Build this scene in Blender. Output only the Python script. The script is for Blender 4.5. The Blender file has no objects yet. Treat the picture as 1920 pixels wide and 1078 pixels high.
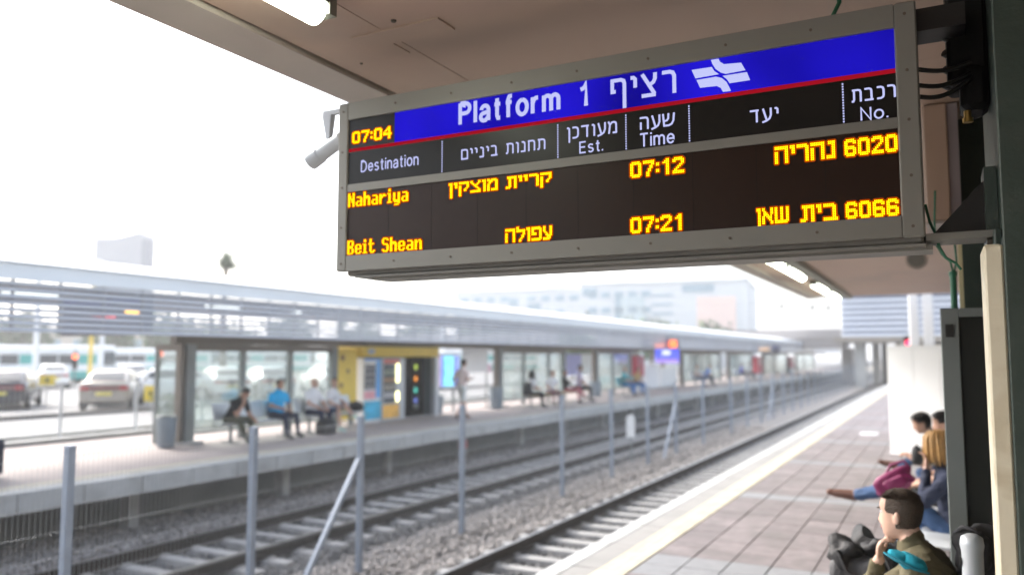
import bpy, math, random
import numpy as np
from mathutils import Vector, Matrix

S = bpy.context.scene
COL = S.collection
random.seed(7)
rng = np.random.default_rng(11)
R = math.radians

# ------------------------------------------------------------------ camera
cd = bpy.data.cameras.new('camera')
cam = bpy.data.objects.new('camera', cd)
COL.objects.link(cam)
cam.location = (0, 0, 1.9)
cam.rotation_euler = (R(90 + 4.795), 0, R(27.671))
cd.sensor_width = 36
cd.lens = 1526 / 1920 * 36
cd.clip_start = 0.05
cd.clip_end = 3000
cd.dof.use_dof = True
cd.dof.focus_distance = 2.9
cd.dof.aperture_fstop = 1.35
S.camera = cam

# ------------------------------------------------------------------ light
w = bpy.data.worlds.new('World')
S.world = w
w.use_nodes = True
nt = w.node_tree
sky = nt.nodes.new('ShaderNodeTexSky')
sky.sky_type = 'NISHITA'
sky.sun_disc = False
sky.sun_elevation = R(38)
sky.sun_rotation = R(-82)
sky.air_density = 1.0
sky.dust_density = 4.0
sky.ozone_density = 1.0
bg = nt.nodes['Background']
bg.inputs['Strength'].default_value = 0.15
hs = nt.nodes.new('ShaderNodeHueSaturation')          # hazy white morning sky
hs.inputs['Saturation'].default_value = 0.6
nt.links.new(sky.outputs[0], hs.inputs['Color'])
nt.links.new(hs.outputs[0], bg.inputs['Color'])
sd = bpy.data.lights.new('sun', 'SUN')
sd.energy = 1.2
sd.angle = R(14)
sd.color = (1.0, 0.965, 0.92)
sun = bpy.data.objects.new('sun', sd)
COL.objects.link(sun)
_el, _az = R(38), R(-82)                       # azimuth from +Y, negative towards -X
_dir = Vector((math.sin(_az) * math.cos(_el), math.cos(_az) * math.cos(_el), math.sin(_el)))
sun.rotation_euler = (-_dir).to_track_quat('-Z', 'Y').to_euler()
sun.location = (-20, 5, 30)
S.view_settings.view_transform = 'Standard'
S.view_settings.look = 'None'
S.view_settings.gamma = 1
S.view_settings.use_curve_mapping = False
S.view_settings.exposure = 1.96
S.cycles.use_denoising = True
S.cycles.max_bounces = 8
S.cycles.transparent_max_bounces = 24

# ------------------------------------------------------------------ materials
def srgb(r, g, b):
    f = lambda c: (c / 255 / 12.92) if c / 255 <= 0.04045 else ((c / 255 + 0.055) / 1.055) ** 2.4
    return (f(r), f(g), f(b))

MATS = {}
def mat(name, col, rough=0.6, metal=0.0, var=0.12, scale=3.0, bump=0.0, bscale=40.0, island=0.0, emit=None, es=0.0, spec=0.5, stain=None):
    if name in MATS: return MATS[name]
    m = bpy.data.materials.new(name)
    m.use_nodes = True
    t = m.node_tree
    b = t.nodes['Principled BSDF']
    b.inputs['Roughness'].default_value = rough
    b.inputs['Metallic'].default_value = metal
    b.inputs['Specular IOR Level'].default_value = spec
    tc = t.nodes.new('ShaderNodeTexCoord')
    geo = t.nodes.new('ShaderNodeNewGeometry')
    cur = None
    if var > 0 or island > 0:
        n = t.nodes.new('ShaderNodeTexNoise')
        n.inputs['Scale'].default_value = scale
        n.inputs['Detail'].default_value = 6
        n.inputs['Roughness'].default_value = 0.6
        t.links.new(geo.outputs['Position'], n.inputs['Vector'])
        mr = t.nodes.new('ShaderNodeMapRange')
        mr.inputs['From Min'].default_value = 0.25
        mr.inputs['From Max'].default_value = 0.75
        mr.inputs['To Min'].default_value = 1 - var
        mr.inputs['To Max'].default_value = 1 + var
        t.links.new(n.outputs['Fac'], mr.inputs['Value'])
        val = mr.outputs[0]
        if island > 0:
            mi = t.nodes.new('ShaderNodeMapRange')
            mi.inputs['To Min'].default_value = 1 - island
            mi.inputs['To Max'].default_value = 1 + island
            t.links.new(geo.outputs['Random Per Island'], mi.inputs['Value'])
            mm = t.nodes.new('ShaderNodeMath'); mm.operation = 'MULTIPLY'
            t.links.new(val, mm.inputs[0]); t.links.new(mi.outputs[0], mm.inputs[1])
            val = mm.outputs[0]
        oi = t.nodes.new('ShaderNodeObjectInfo')
        mo = t.nodes.new('ShaderNodeMapRange')
        mo.inputs['To Min'].default_value = 1 - var * 0.5
        mo.inputs['To Max'].default_value = 1 + var * 0.5
        t.links.new(oi.outputs['Random'], mo.inputs['Value'])
        m2 = t.nodes.new('ShaderNodeMath'); m2.operation = 'MULTIPLY'
        t.links.new(val, m2.inputs[0]); t.links.new(mo.outputs[0], m2.inputs[1])
        vm = t.nodes.new('ShaderNodeVectorMath'); vm.operation = 'SCALE'
        vm.inputs[0].default_value = col
        t.links.new(m2.outputs[0], vm.inputs['Scale'])
        cur = vm.outputs[0]
        if stain:
            n2 = t.nodes.new('ShaderNodeTexNoise')
            n2.inputs['Scale'].default_value = stain[1]
            n2.inputs['Detail'].default_value = 8
            n2.inputs['Distortion'].default_value = 0.6
            t.links.new(geo.outputs['Position'], n2.inputs['Vector'])
            cr = t.nodes.new('ShaderNodeMapRange')
            cr.inputs['From Min'].default_value = 0.5
            cr.inputs['From Max'].default_value = 0.72
            t.links.new(n2.outputs['Fac'], cr.inputs['Value'])
            mx = t.nodes.new('ShaderNodeMix'); mx.data_type = 'RGBA'
            t.links.new(cr.outputs[0], mx.inputs['Factor'])
            t.links.new(cur, mx.inputs['A'])
            mx.inputs['B'].default_value = (*stain[0], 1)
            cur = mx.outputs['Result']
        t.links.new(cur, b.inputs['Base Color'])
        rr = t.nodes.new('ShaderNodeMapRange')
        rr.inputs['To Min'].default_value = max(0.02, rough - 0.08)
        rr.inputs['To Max'].default_value = min(1, rough + 0.08)
        t.links.new(n.outputs['Fac'], rr.inputs['Value'])
        t.links.new(rr.outputs[0], b.inputs['Roughness'])
    else:
        b.inputs['Base Color'].default_value = (*col, 1)
    if bump > 0:
        n3 = t.nodes.new('ShaderNodeTexNoise')
        n3.inputs['Scale'].default_value = bscale
        n3.inputs['Detail'].default_value = 4
        t.links.new(geo.outputs['Position'], n3.inputs['Vector'])
        bp = t.nodes.new('ShaderNodeBump')
        bp.inputs['Strength'].default_value = bump
        bp.inputs['Distance'].default_value = 0.02
        t.links.new(n3.outputs['Fac'], bp.inputs['Height'])
        t.links.new(bp.outputs[0], b.inputs['Normal'])
    if emit:
        b.inputs['Emission Color'].default_value = (*emit, 1)
        b.inputs['Emission Strength'].default_value = es
    MATS[name] = m
    return m

def glass(name, tint=(0.93, 0.98, 0.97), refl=0.04):
    m = bpy.data.materials.new(name); m.use_nodes = True
    t = m.node_tree; t.nodes.remove(t.nodes['Principled BSDF'])
    tr = t.nodes.new('ShaderNodeBsdfTransparent'); tr.inputs[0].default_value = (*tint, 1)
    gl = t.nodes.new('ShaderNodeBsdfGlossy'); gl.inputs['Roughness'].default_value = 0.08
    df = t.nodes.new('ShaderNodeBsdfDiffuse'); df.inputs[0].default_value = (0.6, 0.68, 0.68, 1)
    lw = t.nodes.new('ShaderNodeLayerWeight'); lw.inputs[0].default_value = 0.35
    ad = t.nodes.new('ShaderNodeMath'); ad.operation = 'MULTIPLY_ADD'
    ad.inputs[1].default_value = 0.4; ad.inputs[2].default_value = refl
    t.links.new(lw.outputs['Fresnel'], ad.inputs[0])
    mx = t.nodes.new('ShaderNodeMixShader'); t.links.new(ad.outputs[0], mx.inputs[0])
    t.links.new(tr.outputs[0], mx.inputs[1]); t.links.new(gl.outputs[0], mx.inputs[2])
    m2 = t.nodes.new('ShaderNodeMixShader'); m2.inputs[0].default_value = 0.07   # dust film on the pane
    t.links.new(mx.outputs[0], m2.inputs[1]); t.links.new(df.outputs[0], m2.inputs[2])
    t.links.new(m2.outputs[0], t.nodes['Material Output'].inputs[0])
    MATS[name] = m
    return m

def emis(name, col, s, var=0.0, scale=3.0):
    m = bpy.data.materials.new(name); m.use_nodes = True
    t = m.node_tree; t.nodes.remove(t.nodes['Principled BSDF'])
    e = t.nodes.new('ShaderNodeEmission'); e.inputs[0].default_value = (*col, 1); e.inputs[1].default_value = s
    if var > 0:                                    # lamps behind the sheet do not light it evenly
        n = t.nodes.new('ShaderNodeTexNoise'); n.inputs['Scale'].default_value = scale
        g = t.nodes.new('ShaderNodeNewGeometry')
        t.links.new(g.outputs['Position'], n.inputs['Vector'])
        mr = t.nodes.new('ShaderNodeMapRange')
        mr.inputs['From Min'].default_value = 0.3; mr.inputs['From Max'].default_value = 0.7
        mr.inputs['To Min'].default_value = s * (1 - var); mr.inputs['To Max'].default_value = s * (1 + var)
        t.links.new(n.outputs['Fac'], mr.inputs['Value']); t.links.new(mr.outputs[0], e.inputs[1])
    t.links.new(e.outputs[0], t.nodes['Material Output'].inputs[0])
    MATS[name] = m
    return m

# ------------------------------------------------------------------ mesh builder
class MB:
    def __init__(self):
        self.v = []; self.f = []; self.m = []; self.s = []
    def add(self, vs, fs, mi=0, smooth=False):
        o = len(self.v)
        self.v += [tuple(p) for p in vs]
        for f in fs:
            self.f.append(tuple(i + o for i in f)); self.m.append(mi); self.s.append(smooth)
        return self
    def box(self, x0, x1, y0, y1, z0, z1, mi=0):
        x0, x1 = min(x0, x1), max(x0, x1); y0, y1 = min(y0, y1), max(y0, y1); z0, z1 = min(z0, z1), max(z0, z1)
        vs = [(x0, y0, z0), (x1, y0, z0), (x1, y1, z0), (x0, y1, z0), (x0, y0, z1), (x1, y0, z1), (x1, y1, z1), (x0, y1, z1)]
        return self.add(vs, [(3, 2, 1, 0), (4, 5, 6, 7), (0, 1, 5, 4), (1, 2, 6, 5), (2, 3, 7, 6), (3, 0, 4, 7)], mi)
    def cbox(self, x0, x1, y0, y1, z0, z1, c, mi=0):
        """box with chamfered edges"""
        x0, x1 = min(x0, x1), max(x0, x1); y0, y1 = min(y0, y1), max(y0, y1); z0, z1 = min(z0, z1), max(z0, z1)
        rings = []
        for z, i in ((z0, c), (z0 + c, 0), (z1 - c, 0), (z1, c)):
            a = i
            rings.append([(x0 + c + a, y0 + a, z), (x1 - c - a, y0 + a, z), (x1 - a, y0 + c + a, z), (x1 - a, y1 - c - a, z),
                          (x1 - c - a, y1 - a, z), (x0 + c + a, y1 - a, z), (x0 + a, y1 - c - a, z), (x0 + a, y0 + c + a, z)])
        return self.loft(rings, mi)
    def loft(self, rings, mi=0, smooth=False, cap=True):
        n = len(rings[0]); vs = [p for r in rings for p in r]; fs = []
        for k in range(len(rings) - 1):
            for i in range(n):
                j = (i + 1) % n
                fs.append((k * n + i, k * n + j, (k + 1) * n + j, (k + 1) * n + i))
        self.add(vs, fs, mi, smooth)
        if cap:
            self.add(rings[0], [tuple(range(n - 1, -1, -1))], mi, False)
            self.add(rings[-1], [tuple(range(n))], mi, False)
        return self
    def cyl(self, p0, p1, r0, r1=None, n=12, mi=0, smooth=True, cap=True):
        r1 = r0 if r1 is None else r1
        p0, p1 = Vector(p0), Vector(p1)
        d = (p1 - p0).normalized()
        u = d.orthogonal().normalized(); v = d.cross(u)
        ring = lambda p, r: [p + (u * math.cos(2 * math.pi * i / n) + v * math.sin(2 * math.pi * i / n)) * r for i in range(n)]
        return self.loft([ring(p0, r0), ring(p1, r1)], mi, smooth, cap)
    def tube(self, pts, r, n=8, mi=0):
        pts = [Vector(p) for p in pts]; rings = []
        u = None
        for k, p in enumerate(pts):
            d = (pts[min(k + 1, len(pts) - 1)] - pts[max(k - 1, 0)]).normalized()
            if u is None: u = d.orthogonal().normalized()
            else: u = (u - d * u.dot(d)).normalized()
            v = d.cross(u)
            rr = r[k] if isinstance(r, (list, tuple)) else r
            rings.append([p + (u * math.cos(2 * math.pi * i / n) + v * math.sin(2 * math.pi * i / n)) * rr for i in range(n)])
        return self.loft(rings, mi, True)
    def bar(self, p0, p1, wx, wz, mi=0, up=(0, 0, 1)):
        p0, p1 = Vector(p0), Vector(p1); d = (p1 - p0).normalized()
        up = Vector(up)
        if abs(d.dot(up)) > 0.95: up = Vector((0, 1, 0))
        u = d.cross(up).normalized(); v = u.cross(d)
        ring = lambda p: [p + u * a * wx / 2 + v * b * wz / 2 for a, b in ((-1, -1), (1, -1), (1, 1), (-1, 1))]
        return self.loft([ring(p0), ring(p1)], mi)
    def prism(self, poly, y0, y1, mi=0):
        """polygon in XZ extruded along Y"""
        a = [(x, y0, z) for x, z in poly]; b = [(x, y1, z) for x, z in poly]
        return self.loft([a, b], mi)
    def prism_x(self, poly, x0, x1, mi=0):
        a = [(x0, y, z) for y, z in poly]; b = [(x1, y, z) for y, z in poly]
        return self.loft([a, b], mi)
    def lathe(self, prof, c=(0, 0, 0), n=16, mi=0):
        rings = [[(c[0] + r * math.cos(2 * math.pi * i / n), c[1] + r * math.sin(2 * math.pi * i / n), c[2] + z) for i in range(n)] for r, z in prof]
        return self.loft(rings, mi, True)
    def ell(self, c, r, n=12, m=8, mi=0, rot=None):
        c = Vector(c); rings = []
        for k in range(m + 1):
            t = math.pi * (0.03 + 0.94 * k / m) - math.pi / 2
            ring = []
            for i in range(n):
                a = 2 * math.pi * i / n
                p = Vector((r[0] * math.cos(t) * math.cos(a), r[1] * math.cos(t) * math.sin(a), r[2] * math.sin(t)))
                if rot is not None: p = rot @ p
                ring.append(c + p)
            rings.append(ring)
        return self.loft(rings, mi, True)
    def mesh(self, name, mats):
        me = bpy.data.meshes.new(name)
        me.from_pydata(self.v, [], self.f)
        for m in (mats if isinstance(mats, (list, tuple)) else [mats]): me.materials.append(m)
        me.polygons.foreach_set('material_index', self.m)
        me.polygons.foreach_set('use_smooth', self.s)
        import bmesh
        bm = bmesh.new(); bm.from_mesh(me)
        bmesh.ops.recalc_face_normals(bm, faces=bm.faces)
        bm.to_mesh(me); bm.free()
        me.update()
        return me
    def build(self, name, mats, parent=None, label=None, world=True):
        me = self.mesh(name, mats)
        o = bpy.data.objects.new(name, me); COL.objects.link(o)
        if parent is not None:
            o.parent = parent
            if world:
                me.transform(Matrix.Translation(-origin(parent)))
        if label: o['label'] = label
        return o

def origin(o):
    p = Vector(o.location); q = o.parent
    while q is not None: p = p + Vector(q.location); q = q.parent
    return p

def thing(name, label, cat, loc=(0, 0, 0), group=None, rotz=0.0):
    o = bpy.data.objects.new(name, None); COL.objects.link(o)
    o.empty_display_size = 0.2
    o.location = loc; o.rotation_euler = (0, 0, rotz)
    return tag(o, label, cat, group)
def tag(o, label, cat, group=None):
    o['label'] = label; o['category'] = cat
    if group: o['group'] = group
    return o
def struct(o, kind='structure', label=None):
    o['kind'] = kind
    if label: o['label'] = label
    return o
def copy_child(o, parent, loc=None):
    c = o.copy(); COL.objects.link(c); c.parent = parent
    if loc is not None: c.location = loc
    return c
def copy_tree(o, parent=None):
    c = o.copy(); COL.objects.link(c)
    if parent is not None: c.parent = parent
    for ch in [x for x in bpy.data.objects if x.parent == o]: copy_tree(ch, c)
    return c

# ------------------------------------------------------------------ palette
M_conc = mat('concrete', (0.36, 0.36, 0.35), 0.85, var=0.18, scale=2.5, bump=0.25, bscale=30, stain=((0.22, 0.21, 0.2), 1.3))
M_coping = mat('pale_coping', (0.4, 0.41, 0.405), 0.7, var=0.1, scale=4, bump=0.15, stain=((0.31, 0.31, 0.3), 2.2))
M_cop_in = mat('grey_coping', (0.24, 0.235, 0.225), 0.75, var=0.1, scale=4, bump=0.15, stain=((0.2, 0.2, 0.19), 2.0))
M_yellow = mat('worn_yellow_paint', (0.43, 0.395, 0.3), 0.65, var=0.12, scale=5, bump=0.2, stain=((0.34, 0.31, 0.235), 3.0))
M_paver = mat('mauve_paver', (0.165, 0.143, 0.145), 0.75, var=0.3, scale=7, bump=0.25, bscale=60, stain=((0.125, 0.112, 0.11), 2.2))
M_pavg = mat('grey_paver', (0.185, 0.19, 0.2), 0.7, var=0.15, scale=9, bump=0.2, bscale=60)
M_joint = mat('paving_bed', (0.15, 0.132, 0.132), 0.9, var=0.15, scale=12)
M_ballast = mat('ballast_stone', (0.27, 0.25, 0.235), 0.85, var=0.15, scale=1.2, island=0.4)
M_bed = mat('ballast_bed', (0.19, 0.18, 0.175), 0.95, var=0.3, scale=14, bump=0.8, bscale=22)
M_tballast = mat('dark_ballast_stone', (0.135, 0.132, 0.13), 0.85, var=0.15, scale=1.2, island=0.22)
M_sleeper = mat('concrete_sleeper', (0.31, 0.305, 0.295), 0.85, var=0.2, scale=5, bump=0.2)
M_rail = mat('rusty_rail', (0.035, 0.027, 0.022), 0.6, 0.4, var=0.3, scale=10)
M_railtop = mat('polished_rail_head', (0.3, 0.29, 0.28), 0.35, 1.0, var=0.1)
M_fence = mat('galvanised_steel', (0.24, 0.28, 0.34), 0.55, 0.1, var=0.12, scale=6)
M_wire = mat('fence_wire', (0.36, 0.38, 0.4), 0.5, 0.4, var=0.0)
M_soffit = mat('beige_soffit_paint', (0.45, 0.325, 0.245), 0.55, var=0.06, scale=1.4, bump=0.06, bscale=8, stain=((0.37, 0.285, 0.22), 0.7))
M_lip = mat('canopy_edge_paint', (0.42, 0.37, 0.32), 0.55, var=0.08, scale=2, stain=((0.36, 0.31, 0.27), 2.5))
M_dark = mat('dark_gap', (0.03, 0.03, 0.028), 0.8, var=0.1)
M_bolt = mat('bolt_steel', (0.12, 0.1, 0.08), 0.6, 0.5, var=0.2)
M_lamph = mat('lamp_housing', (0.16, 0.16, 0.13), 0.5, var=0.1)
M_tube = emis('fluorescent_cover', (0.95, 1.0, 0.84), 4.5)
M_signg = mat('sign_housing_paint', (0.19, 0.187, 0.168), 0.5, 0.0, var=0.06, scale=3, stain=((0.19, 0.185, 0.165), 2.0))
M_green = mat('dark_green_paint', (0.035, 0.055, 0.045), 0.5, var=0.12, scale=6, bump=0.15, bscale=50, stain=((0.05, 0.065, 0.055), 6.0))
M_cream = mat('cream_paint', (0.8, 0.74, 0.57), 0.6, var=0.05, scale=5, bump=0.12, stain=((0.6, 0.52, 0.36), 5.0))
M_black = mat('black_plastic', (0.008, 0.008, 0.008), 0.7, var=0.1, spec=0.2)
M_blackm = mat('black_steel', (0.02, 0.02, 0.02), 0.45, 0.2, var=0.15)
M_cable = mat('cable_rubber', (0.01, 0.01, 0.01), 0.4, var=0)
M_gcable = mat('green_cable', (0.03, 0.16, 0.09), 0.5, var=0)
M_brass = mat('brass', (0.5, 0.33, 0.1), 0.35, 1.0, var=0.1)
M_white = mat('white_paint', (0.8, 0.81, 0.81), 0.5, var=0.04, scale=2)
M_grey = mat('grey_paint', (0.2, 0.225, 0.22), 0.5, var=0.08, scale=4)
M_steelg = mat('light_grey_steel', (0.5, 0.53, 0.56), 0.4, 0.3, var=0.06)
M_slat = mat('blue_grey_aluminium', (0.5, 0.54, 0.61), 0.45, 0.2, var=0.05, scale=1.0)
M_fascia = mat('pale_fascia', (0.7, 0.74, 0.77), 0.5, var=0.04, scale=0.7)
M_roof = mat('white_roof_sheet', (0.8, 0.82, 0.83), 0.5, var=0.03, scale=0.5)
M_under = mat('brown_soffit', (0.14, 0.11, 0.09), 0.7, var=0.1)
M_post = mat('shelter_frame', (0.22, 0.24, 0.24), 0.5, 0.2, var=0.08)
M_postb = mat('bronze_frame', (0.17, 0.15, 0.13), 0.5, 0.2, var=0.1)
M_glass = glass('shelter_glass')
M_asph = mat('asphalt', (0.2, 0.2, 0.2), 0.85, var=0.15, scale=0.6, bump=0.2, bscale=20)
M_soil = mat('dry_ground', (0.28, 0.25, 0.2), 0.95, var=0.2, scale=0.1)
M_leaf = mat('leaf', (0.06, 0.1, 0.035), 0.7, var=0.3, scale=1.5, island=0.4)
M_bark = mat('bark', (0.14, 0.1, 0.07), 0.9, var=0.25, scale=8, bump=0.5)
# ================================================================== SETTING: ground, platforms, tracks
b = MB(); b.box(-1200, 1200, -300, 1800, -1.6, -1.08); struct(b.build('ground', M_soil), label='flat dry ground beyond the station')
b = MB(); b.box(-12.4, -3.25, -14, 300, -1.5, -1.03)
struct(b.build('track_bed', M_bed), label='grey gravel bed under the two tracks')

# --- near platform: body, coping slabs, painted strip, paving stones
b = MB()
b.box(-2.51, 3.2, -32, 135, -1.5, -0.035)
near_platform = struct(b.build('near_platform', M_joint), label='paved near platform under the canopy')
b = MB(); b.box(-3.12, -2.515, -32, 135, -1.5, -0.17); b.build('platform_wall', M_conc, near_platform)
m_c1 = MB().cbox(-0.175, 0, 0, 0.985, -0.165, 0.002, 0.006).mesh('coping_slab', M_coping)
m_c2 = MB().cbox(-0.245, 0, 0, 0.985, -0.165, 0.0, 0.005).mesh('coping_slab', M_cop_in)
first = [None, None]
def inst(name, me, parent, loc):
    o = bpy.data.objects.new(name, me); COL.objects.link(o); o.parent = parent; o.location = loc
    return o
for i in range(66):
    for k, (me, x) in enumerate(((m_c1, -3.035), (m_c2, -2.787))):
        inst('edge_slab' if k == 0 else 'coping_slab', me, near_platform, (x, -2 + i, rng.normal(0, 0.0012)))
b = MB(); b.box(-3.21, -2.542, 64, 135, -0.165, 0.0); b.build('far_coping', M_coping, near_platform)
m_y = MB().cbox(0, 0.274, 0, 0.592, -0.05, 0.004, 0.004)
for iy in range(7):                                     # raised warning studs of each tactile tile
    for ix in range(3):
        m_y.cyl((0.05 + ix * 0.088, 0.05 + iy * 0.083, 0.004), (0.05 + ix * 0.088, 0.05 + iy * 0.083, 0.008), 0.018, 0.013, 6)
m_y = m_y.mesh('warning_tile', M_yellow)
for i in range(92):
    inst('warning_tile', m_y, near_platform, (-2.787, 1 + i * 0.6, 0))
b = MB(); b.box(-2.787, -2.513, 56.2, 135, -0.05, 0.004); b.build('warning_strip', M_yellow, near_platform)
px, py = 0.36, 0.4
m_p = MB().cbox(0.003, px - 0.003, 0.003, py - 0.003, -0.034, 0, 0.005).mesh('paving_stone', M_paver)
m_pg = MB().cbox(0.003, px - 0.003, 0.003, py - 0.003, -0.034, 0, 0.005).mesh('paving_stone', M_pavg)
npv = 0
far_rows = MB(); far_rows_g = MB()
for j in range(-20, 160):
    y = 5.8 + j * py
    g = (j - 4) % 10 == 0 or (j % 10 == 3 and j < 4) or (j % 10) == 4 and j > 4
    for i in range(20):
        x = -2.51 + i * px
        near = 0 <= j < 40 and i < 7
        if not near:
            if (j > 90 and i > 8) or (j < -4 and i > 10): continue
        z = -0.001 + rng.normal(0, 0.0018)
        if near and npv < 292:
            inst('paving_stone', m_pg if g else m_p, near_platform, (x, y, z)); npv += 1
        else:
            (far_rows_g if g else far_rows).box(x + .005, x + px - .005, y + .005, y + py - .005, -0.034, z - .001)
struct(far_rows.build('distant_paving', M_paver, near_platform), 'stuff')
struct(far_rows_g.build('distant_paving', M_pavg, near_platform), 'stuff')
b = MB(); b.box(-1.82, -1.42, 21.5, 22.4, -0.03, 0.006); b.build('painted_mark', mat('worn_white_mark', (.42, .42, .42), .7, var=.2, scale=6), near_platform)

# --- tracks
RZ = -0.77
def rail_prof(cx):
    p = [(-.07, -.165), (.07, -.165), (.07, -.152), (.012, -.135), (.01, -.05), (.036, -.036), (.036, -.004), (.03, 0), (-.03, 0), (-.036, -.004), (-.036, -.036), (-.01, -.05), (-.012, -.135), (-.07, -.152)]
    return [(cx + x, RZ + z) for x, z in p]
m_sl = MB()
m_sl.loft([[(-1.22, -.13, -.19), (1.22, -.13, -.19), (1.22, .13, -.19), (-1.22, .13, -.19)], [(-1.2, -.1, 0), (1.2, -.1, 0), (1.2, .1, 0), (-1.2, .1, 0)]])
for sx in (-.75, .75):
    m_sl.box(sx - .13, sx - .085, -.06, .06, 0, .03); m_sl.box(sx + .085, sx + .13, -.06, .06, 0, .03)
m_sl = m_sl.mesh('sleeper', M_sleeper)
tracks = []
for nm, cx, lab in (('railway_track', -4.82, 'near railway track beside the paved platform edge'), ('railway_track', -9.27, 'far railway track below the opposite platform')):
    t = bpy.data.objects.new(nm, None); COL.objects.link(t); t['kind'] = 'structure'; t['label'] = lab
    for sx in (-.72, .72):
        r = MB().prism(rail_prof(cx + sx), -14, 300).build('rail', M_rail, t)
        MB().box(cx + sx - .026, cx + sx + .026, -14, 300, RZ + .0005, RZ + .002).build('rail_head', M_railtop, r)
    for i in range(118):
        inst('sleeper', m_sl, t, (cx, -2 + i * 0.6 + rng.normal(0, .012), RZ - .167))
    b = MB()
    for i in range(118, 240):
        y = -2 + i * .6; b.box(cx - 1.2, cx + 1.2, y - .1, y + .1, RZ - .3, RZ - .167)
    struct(b.build('distant_sleepers', M_sleeper, t), 'stuff')
    tracks.append(t)

# --- ballast: loose stones, one mesh
def stones(name, n, sampler, smin, smax, m):
    base = np.array([(x, y, z) for x in (-1, 1) for y in (-1, 1) for z in (-1, 1)], float) * 0.6
    fq = np.array([(0, 1, 3, 2), (4, 6, 7, 5), (0, 4, 5, 1), (2, 3, 7, 6), (0, 2, 6, 4), (1, 5, 7, 3)])
    P = sampler(n); n = len(P)
    s = rng.uniform(smin, smax, (n, 1, 1))
    V = base[None] * rng.uniform(.6, 1.15, (n, 8, 3)) * rng.uniform(.65, 1.2, (n, 1, 3)) * s
    q = rng.normal(size=(n, 4)); q /= np.linalg.norm(q, axis=1, keepdims=True)
    a, x, y, z = q.T
    Rm = np.stack([np.stack([1 - 2 * (y * y + z * z), 2 * (x * y - a * z), 2 * (x * z + a * y)], -1),
                   np.stack([2 * (x * y + a * z), 1 - 2 * (x * x + z * z), 2 * (y * z - a * x)], -1),
                   np.stack([2 * (x * z - a * y), 2 * (y * z + a * x), 1 - 2 * (x * x + y * y)], -1)], 1)
    V = np.einsum('nij,nkj->nki', Rm, V) + P[:, None, :]
    me = bpy.data.meshes.new(name)
    Fq = (fq[None] + (np.arange(n) * 8)[:, None, None]).reshape(-1)
    me.vertices.add(n * 8); me.vertices.foreach_set('co', V.reshape(-1))
    me.loops.add(n * 24); me.loops.foreach_set('vertex_index', Fq.astype(np.int32))
    me.polygons.add(n * 6); me.polygons.foreach_set('loop_start', np.arange(0, n * 24, 4, dtype=np.int32))
    me.update(calc_edges=True); me.validate()
    me.materials.append(m)
    o = bpy.data.objects.new(name, me); COL.objects.link(o)
    return o
def ballast_pts(n):
    x = rng.uniform(-12.6, -3.4, n)
    y = 3.0 + 32 * rng.uniform(0, 1, n) ** 1.6
    z = np.full(n, RZ - .235)
    for cx in (-4.82, -9.27):                                   # heaped between the sleepers, clear on top of them
        d = np.abs(x - cx); ph = np.abs(((y + 2) / .6 + .5) % 1 - .5)
        ins = d < 1.25
        z = np.where(ins, np.where(ph > .2, RZ - .235, RZ - .34), z)
        sh = (d >= 1.25) & (d < 1.75); z = np.where(sh, RZ - .215 - (d - 1.25) * .12, z)
    z += rng.normal(0, .014, n) - .0
    return np.stack([x, y, z], 1)
_P = ballast_pts(90000)
_in = ((_P[:, 0] > -5.5) & (_P[:, 0] < -3.4)) | ((_P[:, 0] > -10.6) & (_P[:, 0] < -7.75))  # bands along the tracks that get the darker stone
struct(stones('ballast', 0, lambda n: _P[~_in], .028, .055, M_ballast), 'stuff', 'pale crushed stone beside the tracks')
struct(stones('ballast', 0, lambda n: _P[_in], .028, .052, M_tballast), 'stuff', 'darker crushed stone between the sleepers')

# --- far platform
b = MB(); b.box(-17.2, -11.75, -14, 135, -.25, 0.0)
far_platform = struct(b.build('far_platform', mat('far_paving', (0.36, 0.31, 0.3), .75, var=.16, scale=3, bump=.1, stain=((.29, .25, .24), .8))), label='paved opposite platform in front of the glass shelters')
m_f = MB().cbox(-0.345, 0, 0, 0.985, -0.29, 0.004, 0.008).mesh('coping_slab', M_coping)
for i in range(80):
    inst('coping_slab', m_f, far_platform, (-11.4, -2 + i, rng.normal(0, .002)))
b = MB(); b.box(-11.745, -11.4, 78, 135, -.29, .002); b.build('far_coping', M_coping, far_platform)
b = MB(); b.box(-12.06, -11.765, -14, 135, 0.0, .006); b.build('warning_strip', M_yellow, far_platform)
b = MB(); b.box(-17.2, -12.7, -14, 135, -1.4, -.255); b.build('platform_wall', mat('shade_painted_concrete', (.16, .165, .165), .9, var=.2, scale=1.5, bump=.2), far_platform)  # shade below the slab is put into a darker concrete colour
m_pier = MB().box(-.2, 0, -.1, .1, -.8, 0).mesh('pier', M_conc)
for i in range(24):
    inst('pier', m_pier, far_platform, (-12.1, 2.2 + i * 3.6, -.26))
b = MB(); b.box(-17.45, -17.2, -14, 135, -.3, .1); b.build('kerb', M_coping, far_platform)
b = MB(); b.box(-18.6, -17.455, -14, 135, -.3, -.02); struct(b.build('footpath', M_conc), label='narrow concrete strip behind the opposite platform')
b = MB(); b.box(-19.0, -18.6, -14, 135, -.3, .08); struct(b.build('kerb', M_coping), label='pale kerb between the footpath and the road')
b = MB(); b.box(-700, -19.0, -200, 600, -.5, -.04); struct(b.build('road', M_asph), label='grey road and car park behind the opposite platform')
b = MB(); b.box(-25.2, -24.9, -14, 60, -.1, .09); struct(b.build('kerb', mat('shadow_painted_kerb', (.16, .15, .14), .8), None), label='kerb along the edge of the car park, its shadow painted in as dark colour')  # dark colour paints in the shadow line at the kerb

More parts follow.
